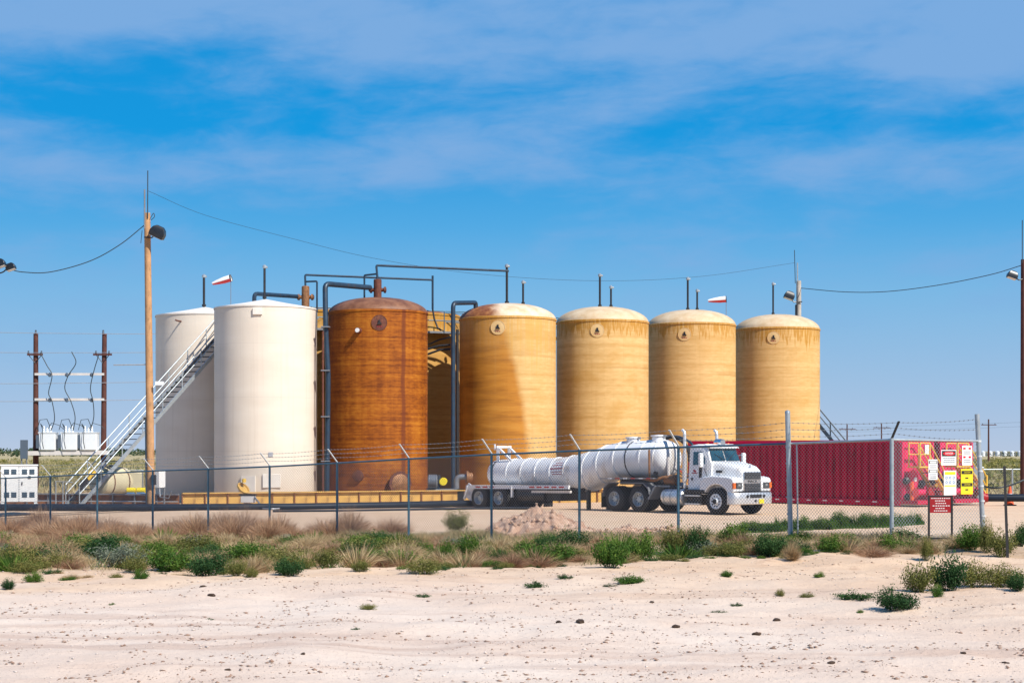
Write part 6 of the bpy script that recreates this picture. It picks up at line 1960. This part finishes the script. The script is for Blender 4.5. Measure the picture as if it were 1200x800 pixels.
PL = [
    ('dark', 245, 674, 62, 30, 'large dark green shrub at the front of the weeds, below the cream tanks'),
    ('dark', 338, 674, 40, 22, 'round dark green shrub right of the large one, below the cream tank'),
    ('olive', 278, 674, 30, 22, 'yellow green shrub touching the right of the largest dark shrub'),
    ('olive', 295, 676, 20, 14, 'small yellowish shrub between the two dark shrubs at the left'),
    ('green', 200, 668, 56, 28, 'loose green shrub in the weeds left of the largest dark shrub'),
    ('olive', 158, 671, 36, 22, 'olive shrub at the edge of the sand below the light pole'),
    ('dark', 60, 662, 52, 24, 'broad green shrub behind the small bushes at the left'),
    ('dark', 10, 664, 36, 28, 'green shrub cut by the left edge of the picture'),
    ('green', 39, 682, 22, 14, 'small green bush standing alone on the sand at the left'),
    ('dark', 10, 690, 18, 14, 'small dark bush on the sand at the very left'),
    ('green', 165, 678, 18, 13, 'small green bush on the sand below the olive shrub'),
    ('dark', 118, 655, 60, 30, 'wide green clump behind the fence line weeds at the left'),
    ('olive', 384, 664, 34, 24, 'olive shrub right of the round dark shrub'),
    ('green', 418, 650, 40, 24, 'green shrub below the rusted tank'),
    ('olive', 497, 672, 52, 20, 'low yellowish shrub at the edge of the sand below the grey valves'),
    ('olive', 422, 669, 26, 16, 'small yellowish shrub left of the low yellowish one'),
    ('green', 523, 657, 24, 26, 'upright green weed right of the low yellowish shrub'),
    ('green', 548, 654, 30, 30, 'upright green shrub left of the dirt heap'),
    ('olive', 536, 624, 34, 28, 'tall olive shrub behind the fence left of the dirt heap'),
    ('green', 615, 655, 40, 24, 'green shrub in front of the large dirt heap'),
    ('dark', 585, 659, 20, 16, 'small dark shrub below the foot of the dirt heap'),
    ('dark', 640, 650, 26, 26, 'dark shrub right of the one in front of the dirt heap'),
    ('green', 716, 664, 44, 38, 'tall bright green shrub at the edge of the sand below the trailer'),
    ('dark', 668, 648, 44, 30, 'spiky green shrub left of the tall bright one'),
    ('green', 752, 655, 40, 32, 'green shrub right of the tall bright one'),
    ('olive', 790, 650, 36, 36, 'pale green shrub at the foot of the fence post before the truck'),
    ('dark', 815, 650, 34, 34, 'dark green shrub below the truck cab'),
    ('dark', 902, 652, 44, 30, 'dark green shrub just left of the corner post'),
    ('straw', 928, 656, 28, 26, 'dry grass clump at the foot of the corner post'),
    ('green', 860, 640, 44, 28, 'green shrub below the truck front wheel'),
    ('green', 975, 646, 40, 20, 'green shrub right of the corner post'),
    ('dark', 1062, 642, 60, 24, 'dark green shrub at the foot of the post left of the signs'),
    ('twigdense', 1022, 652, 60, 20, 'grey brown tumbleweed lying below the red tank'),
    ('olive', 1086, 657, 20, 30, 'upright pale green weed left of the framed red sign'),
    ('green', 1138, 644, 40, 30, 'green weed at the foot of the leaning end post'),
    ('olive', 1156, 648, 20, 40, 'thin tall weed beside the leaning end post'),
    ('olive', 1172, 652, 40, 34, 'pale weed at the foot of the black stake'),
    ('dark', 1196, 640, 24, 28, 'dark green weed at the right edge behind the black stake'),
    ('dark', 1050, 714, 52, 28, 'dark green bush nearest of the group on the sand at the right'),
    ('flat', 1003, 702, 46, 14, 'low spreading dark weed left of the nearest bush'),
    ('olive', 1078, 694, 46, 36, 'olive bush behind the nearest dark bush at the right'),
    ('dark', 1110, 692, 46, 44, 'tall dark green bush, largest of the group on the sand at the right'),
    ('olive', 1142, 688, 56, 32, 'yellowish bush right of the largest bush'),
    ('olive', 1176, 688, 50, 28, 'yellowish bush near the right edge of the sand'),
    ('dark', 1192, 692, 26, 24, 'dark green bush cut by the right edge of the picture'),
    ('green', 1098, 699, 18, 16, 'small bright bush at the foot of the largest bush'),
    ('flat', 627, 688, 26, 10, 'small dark weed alone on the sand below the trailer'),
    ('flat', 662, 677, 22, 7, 'small flat weed on the sand left of the long flat weed'),
    ('green', 740, 683, 42, 11, 'long flat green weed on the sand below the trailer'),
    ('flat', 715, 687, 16, 6, 'tiny dark weed touching the left of the long flat weed'),
    ('flat', 495, 699, 18, 7, 'tiny dark weed on the sand below the rusted tank'),
    ('olive', 432, 713, 24, 8, 'tiny yellow green weed on the sand, left of the middle'),
    ('flat', 417, 737, 12, 5, 'tiniest dark weed on the track at the lower left'),
    ('green', 851, 675, 18, 9, 'tiny green weed on the sand left of the corner post'),
    ('green', 960, 676, 14, 8, 'tiny green weed on the sand right of the corner post'),
    ('flat', 843, 717, 20, 5, 'flat dark weed on the sand below the truck'),
    ('flat', 863, 709, 16, 6, 'flat green weed just above and right of another flat weed'),
    ('olive', 914, 698, 14, 10, 'thin pale weed on the sand below the corner post'),
    ('olive', 946, 700, 20, 8, 'thin pale weed right of the one below the corner post'),
    ('flat', 244, 725, 14, 4, 'flat weed on the track at the lower left'),
    ('green', 131, 708, 10, 4, 'tiny green sprig on the sand at the left'),
    ('green', 1008, 717, 10, 5, 'tiny green sprig left of the nearest dark bush'),
]
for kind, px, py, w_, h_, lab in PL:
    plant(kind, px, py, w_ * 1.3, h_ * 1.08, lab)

# the weedy strip along the fence: individual clumps
def scatter_strip(n, kinds, smin, smax, qmin, qmax, rr, hh, label, group, seed, edge=False):
    r_ = random.Random(seed)
    k = 0
    tries = 0
    while k < n and tries < 20000:
        tries += 1
        s = r_.uniform(smin, smax)
        lim = float(band_edge(s))
        q = r_.uniform(qmin, qmax) * (lim if edge else 1)
        x = F0[0] + FT[0] * s + FN[0] * q; y = F0[1] + FT[1] * s + FN[1] * q
        px = x / y * FPX + 600
        if px < -25 or px > 1225:
            continue
        if 545 < px < 705 and q < 1.6 * (1.0 if not edge else 1.0) and seed in (1, 4):
            continue
        g = vnoise(np.array([x * 0.35]), np.array([y * 0.35]), 60 + seed)[0]
        if g < 0.30:
            continue
        rad = r_.uniform(*rr)
        o_ = plant_xy(r_.choice(kinds), x, y, rad, rad * r_.uniform(*hh), label, group)
        SC.append((o_, label, q / max(lim, 0.1), px))
        k += 1
SC = []
scatter_strip(96, ['twig', 'twig', 'twigdense'], -4, 20, -3.2, 2.4, (0.45, 0.95), (0.7, 1.1), 'reddish dry brush', 'dry brush along the fence', 1)
scatter_strip(76, ['green', 'green', 'green', 'dark', 'olive', 'blade'], -4, 37, 0.22, 1.0, (0.22, 0.66), (0.45, 0.8), 'leafy green shrub', 'mixed green shrubs before the fence', 2, True)
scatter_strip(64, ['sage', 'twigdense', 'straw'], -4, 37, 0.15, 0.95, (0.25, 0.6), (0.45, 0.7), 'greyish clump', 'sage clumps before the fence', 3, True)
scatter_strip(240, ['straw', 'straw', 'hay', 'twig', 'twigdense'], -4, 38, 0.10, 1.0, (0.22, 0.58), (0.45, 0.8), 'straw grass clump', 'dry grass clumps before the fence', 4, True)
scatter_strip(44, ['olive'], 2, 38, 0.6, 1.08, (0.2, 0.5), (0.45, 0.7), 'yellow green weed', 'yellow green weeds at the sand edge', 5, True)
scatter_strip(26, ['blade', 'green', 'green', 'olive'], 28, 38, 0.0, 0.7, (0.3, 0.6), (0.5, 0.8), 'bright green tussock', 'green tussocks at the right', 9, True)
scatter_strip(14, ['twigdense', 'straw'], 27, 38, 0.1, 0.9, (0.3, 0.6), (0.45, 0.7), 'brown dead clump', 'dry clumps at the right', 6, True)
scatter_strip(60, ['flat', 'green', 'olive', 'straw'], -4, 38, 0.96, 1.2, (0.08, 0.2), (0.4, 0.7), 'tiny weed', 'tiny weeds on the sand edge', 7, True)
for u_ in range(26):
    f_ = max(0.0, (u_ + prs.uniform(-0.3, 0.3)) / 25)
    px_ = 876 + f_ * 200
    k_ = 618.0 - 9.0 * f_ ** 1.3
    y_ = (EYE - 0.12) * FPX / (k_ - HOR)
    o_ = plant_xy(prs.choice(['green', 'green', 'blade']), (px_ - 600) / FPX * y_, y_ + prs.uniform(-0.5, 0.5), prs.uniform(0.35, 0.65), prs.uniform(0.28, 0.46) * (1.35 if 0.5 < f_ < 0.75 else 1.0), 'low green clump', 'green clumps on the yard behind the fence corner')
    SC.append((o_, 'low green clump', -9.0, px_))
LAND = [(-60, 'the left edge'), (30, 'the generator cabinet'), (85, 'the stair foot'), (135, 'the cream plastic tank'), (177, 'the tan light pole'), (230, 'the leftmost cream tank'), (311, 'the nearer cream tank'), (383, 'the blue down pipe'), (443, 'the rusted tank'), (520, 'the grey valves'), (575, 'the trailer wheels'), (632, 'the dirt heap'), (690, 'the trailer belly'), (738, 'the truck rear wheels'), (785, 'the fuel tank'), (842, 'the truck front wheel'), (885, 'the truck bumper'), (927, 'the corner post'), (985, 'the long red tank'), (1045, 'the sign side post'), (1102, 'the framed red sign'), (1150, 'the leaning end post'), (1182, 'the black stake')]
ORD = ['first', 'second', 'third', 'fourth', 'fifth', 'sixth', 'seventh', 'eighth', 'ninth', 'tenth', 'eleventh', 'twelfth']
grp = {}
for o_, lab_, rel_, px_ in SC:
    land_ = min(LAND, key=lambda v: abs(v[0] - px_))[1]
    row_ = 'on the yard' if rel_ < -5 else ('along the fence' if rel_ < 0.33 else ('amid the strip' if rel_ < 0.7 else 'at the sand edge'))
    grp.setdefault((lab_, row_, land_), []).append((px_, o_))
for (lab_, row_, land_), v_ in grp.items():
    v_.sort(key=lambda q: q[0])
    for i_, (px_, o_) in enumerate(v_):
        w_ = '%s %s before %s' % (lab_, row_, land_)
        if len(v_) > 1:
            w_ += ', %s from left' % (ORD[i_] if i_ < 12 else '%dth' % (i_ + 1))
        o_['label'] = w_

# fine grass between the clumps: nobody could count it
def blades(name, label, mat, X, Y, hgt, w, tilt, shade, per=1, kind=None):
    rs = np.random.default_rng(len(X))
    n = len(X)
    Z = H(X, Y) - 0.01
    base = np.stack([X, Y, Z], 1)
    a = rs.uniform(0, 2 * np.pi, n)
    tip = base + np.stack([np.cos(a) * hgt * tilt, np.sin(a) * hgt * tilt, hgt], 1)
    V, F = ribbons(base, tip, w, rs.normal(size=(n, 3)) * hgt[:, None] * 0.08, rs)
    me = np_mesh(name, V, F, mat, np.repeat(shade, 6))
    o = place(name, me, None)
    o['kind'] = 'stuff'
    o['label'] = label
    return o
N = 300000
s_ = rng.uniform(-8, 38, N); lim = band_edge(s_)
q_ = rng.uniform(-1.6, 1.08, N); q_ = np.where(q_ < 0, q_ * 1.1, q_ * lim)
X = F0[0] + FT[0] * s_ + FN[0] * q_; Y = F0[1] + FT[1] * s_ + FN[1] * q_
patchn = vnoise(X * 1.4, Y * 1.4, 90) * 0.6 + vnoise(X * 4, Y * 4, 91) * 0.4
keep = (patchn > 0.42 + 0.24 * sstep(0.7, 1.08, q_ / lim)) & (np.abs(X / Y * FPX) < 640)
X, Y, q2, s2, lim2 = X[keep], Y[keep], q_[keep], s_[keep], lim[keep]
n = len(X)
dens = vnoise(X * 1.4, Y * 1.4, 90)
hgt = (0.05 + 0.17 * rng.uniform(0, 1, n) ** 2) * (0.6 + 0.8 * dens)
greenness = vnoise(X * 0.55, Y * 0.55, 95) + 0.10 * (s2 - 14) / 20
shade = np.clip(0.66 - 0.62 * sstep(0.42, 0.62, greenness) * sstep(0.3, 1.6, q2) + rng.normal(size=n) * 0.15, 0, 1)
blades('weedy_grass', 'mixed dry and green grass filling the strip along the fence', 'band_grass', X, Y, hgt, rng.uniform(0.006, 0.014, n), 0.75, shade)
# green grass patch in the yard between the fence corner and the red tanks
N = 9000
uu = rng.uniform(0, 1, N); vv = rng.normal(size=N) * 0.34
cxp = 868 + uu * 215
cyp = 618.5 - 9.0 * uu ** 1.3
Yc = (EYE - 0.12) * FPX / (cyp - HOR)
Y = Yc + vv * (0.8 + 1.6 * vnoise(cxp * 0.05, cxp * 0, 7))
X = (cxp - 600) / FPX * Y
hg = (0.05 + 0.12 * rng.uniform(0, 1, N)) * (0.35 + 1.0 * vnoise(X * 0.9, Y * 0.9, 99)) * (0.75 + 0.5 * np.exp(-((uu - 0.6) / 0.22) ** 2)) * np.exp(-(vv / 0.55) ** 2) * 1.25
blades('green_grass', 'strip of lush green grass on the pale yard behind the fence corner', 'leaf_green', X, Y, hg, np.full(N, 0.02), 0.5, np.clip(rng.normal(0.6, 0.25, N), 0, 1))
# prairie grass beyond the yard
N = 110000
Y = 78 + 330 * rng.uniform(0, 1, N) ** 1.6
pxs = np.where(rng.uniform(0, 1, N) < 0.55, rng.uniform(-300, 300, N), rng.uniform(1120, 1500, N))
X = (pxs - 600) / FPX * Y
ok = ((X < -25) & (Y > 84)) | ((Y > 106)) | ((X > 26) & (Y > 88))
X, Y = X[ok], Y[ok]; n = len(X)
pat = vnoise(X * 0.10, Y * 0.05, 110)
blades('prairie_grass', 'tan and green prairie grass stretching to the horizon', 'prairie_blade', X, Y, (0.15 + 0.5 * rng.uniform(0, 1, n) ** 2) * (0.5 + pat), np.full(n, 0.10), 0.6, np.clip(1.35 - 1.35 * pat + rng.normal(size=n) * 0.15, 0, 1))
def far_scrub(name, label, mat, X, Y, size, hs, per, seed):
    rs = np.random.default_rng(seed)
    C = np.repeat(np.stack([X, Y, H(X, Y)], 1), per, 0)
    sz = np.repeat(size, per); hh_ = np.repeat(hs, per)
    m_ = len(C)
    off = rs.normal(size=(m_, 3)) * 0.42
    off[:, 2] = np.abs(rs.uniform(0, 1, m_)) * (1 - 0.4 * np.clip(np.abs(off[:, 0]), 0, 1))
    C = C + off * np.stack([sz, sz, hh_], 1)
    V, F = leaf_quads(C, 1.0, rs, 0.3, 1.5)
    V = np.repeat(C, 4, 0) + (V - np.repeat(C, 4, 0)) * np.repeat(np.minimum(sz, hh_) * 0.22, 4)[:, None]
    V[:, 2] = np.maximum(V[:, 2], -0.4)
    me = np_mesh(name, V, F, mat, np.repeat(np.clip(0.25 + 0.6 * off[:, 2] + rs.normal(size=m_) * 0.1, 0, 1), 4))  # leaf value rises with height, plus random jitter
    o = place(name, me, None); o['kind'] = 'stuff'; o['label'] = label
    return o
nn_ = 1500
Y = rng.uniform(95, 420, nn_) ; pxs = np.where(rng.uniform(0, 1, nn_) < 0.25, rng.uniform(-900, 190, nn_), rng.uniform(1120, 1900, nn_))
X = (pxs - 600) / FPX * Y
ok = (X < -26) | (X > 27) | (Y > 130)
far_scrub('prairie_scrub', 'low green scrub dotted over the prairie behind the yard', 'leaf_olive', X[ok], Y[ok], rng.uniform(0.7, 2.2, ok.sum()), rng.uniform(0.4, 1.1, ok.sum()), 60, 3)
nn_ = 1600
Y = rng.uniform(700, 1600, nn_); pxs = rng.uniform(-800, 2000, nn_)
X = (pxs - 600) / FPX * Y
far_scrub('distant_brush', 'dark line of far off brush along the horizon', 'far_brush', X, Y, rng.uniform(5, 14, nn_), np.where(pxs < 420, rng.uniform(2.4, 4.6, nn_), rng.uniform(1.0, 2.2, nn_)), 46, 4)

# ------------------------------------------------------------------ stones and clods on the track
def stones(name, label, mat, X, Y, size, seed):
    rs = np.random.default_rng(seed)
    n = len(X)
    octa = np.array(((1, 0, 0), (0, 1, 0), (-1, 0, 0), (0, -1, 0), (0, 0, 0.8), (0, 0, -0.5)))
    tri = np.array(((0, 1, 4), (1, 2, 4), (2, 3, 4), (3, 0, 4), (1, 0, 5), (2, 1, 5), (3, 2, 5), (0, 3, 5)))
    V = octa[None] * (0.7 + 0.6 * rs.uniform(size=(n, 6, 1))) * np.stack([size * rs.uniform(0.8, 1.6, n), size * rs.uniform(0.7, 1.2, n), size * rs.uniform(0.35, 0.8, n)], 1)[:, None, :]
    a = rs.uniform(0, 6.28, n); ca_, sa_ = np.cos(a)[:, None], np.sin(a)[:, None]
    V = np.stack([V[:, :, 0] * ca_ - V[:, :, 1] * sa_, V[:, :, 0] * sa_ + V[:, :, 1] * ca_, V[:, :, 2]], 2)
    V += np.stack([X, Y, H(X, Y) + size * 0.15], 1)[:, None, :]
    F = (tri[None] + (np.arange(n) * 6)[:, None, None]).reshape(-1, 3)
    me = np_mesh(name, V.reshape(-1, 3), F, mat)
    o = place(name, me, None); o['kind'] = 'stuff'; o['label'] = label
    return o
pm('stone_brown', (0.30, 0.19, 0.135), 0.9, 0, 0.35, 6)
pm('stone_pale', (0.60, 0.50, 0.43), 0.9, 0, 0.15, 6)
def scat(n, y0, y1, pw=1.4):
    Y = y0 + (y1 - y0) * rng.uniform(0, 1, n) ** pw
    X = rng.uniform(-0.34, 0.34, n) * Y
    return X, Y
X, Y = scat(24000, 11.5, 33)
kp = vnoise(X * 0.8, Y * 1.6, 71) * 0.6 + vnoise(X * 2.5, Y * 2.5, 72) * 0.4 > 0.47
X, Y = X[kp], Y[kp]
stones('dark_pebbles', 'scattered dark pebbles on the sandy track', 'stone_brown', X, Y, 0.005 + 0.020 * rng.uniform(0, 1, len(X)) ** 5, 1)
X, Y = scat(4500, 11.5, 31)
stones('pale_pebbles', 'scattered pale pebbles on the sandy track', 'stone_pale', X, Y, 0.006 + 0.018 * rng.uniform(0, 1, len(X)) ** 5, 2)
import bmesh
def clod(px, py, wpx, label):
    x, y, z = gat(px, py)
    r = wpx / FPX * y / 2
    bm = bmesh.new(); bmesh.ops.create_icosphere(bm, subdivisions=2, radius=1)
    for v in bm.verts:
        v.co *= rnd.uniform(0.72, 1.15)
        v.co.x *= r; v.co.y *= r * 0.7; v.co.z *= r * 0.42
    me = bpy.data.meshes.new('dirt_clod'); bm.to_mesh(me); bm.free()
    o = place('dirt_clod', me, 'dark_clod'); o.location = (x, y, z + r * 0.12); o.rotation_euler = (0, 0, rnd.uniform(0, 6))
    tag(o, label, 'clod', 'dark clods on the track')
for px, py, w_, lab in ((680, 729, 15, 'dark brown clod on the track below the trailer, larger of two'), (655, 729, 9, 'dark clod just left of the larger one below the trailer'), (238, 688, 11, 'dark clod on the sand in front of the largest dark shrub'), (248, 698, 12, 'flat dark clod on the sand below another one at the left'), (764, 706, 9, 'small dark clod on the sand right of the middle'), (887, 743, 12, 'flat dark clod on the sand at the right of the middle'), (910, 727, 13, 'flat dark clod below the corner post'), (1129, 765, 8, 'small dark clod at the lower right'), (974, 777, 12, 'flat dark clod at the bottom right of the middle'), (267, 785, 10, 'dark clod at the bottom left of the track'), (355, 766, 8, 'small dark clod at the bottom left, right of another'), (792, 735, 14, 'low reddish clod on the sand right of the two below the trailer'), (1178, 777, 10, 'dark clod at the bottom right corner')):
    clod(px, py, w_, lab)
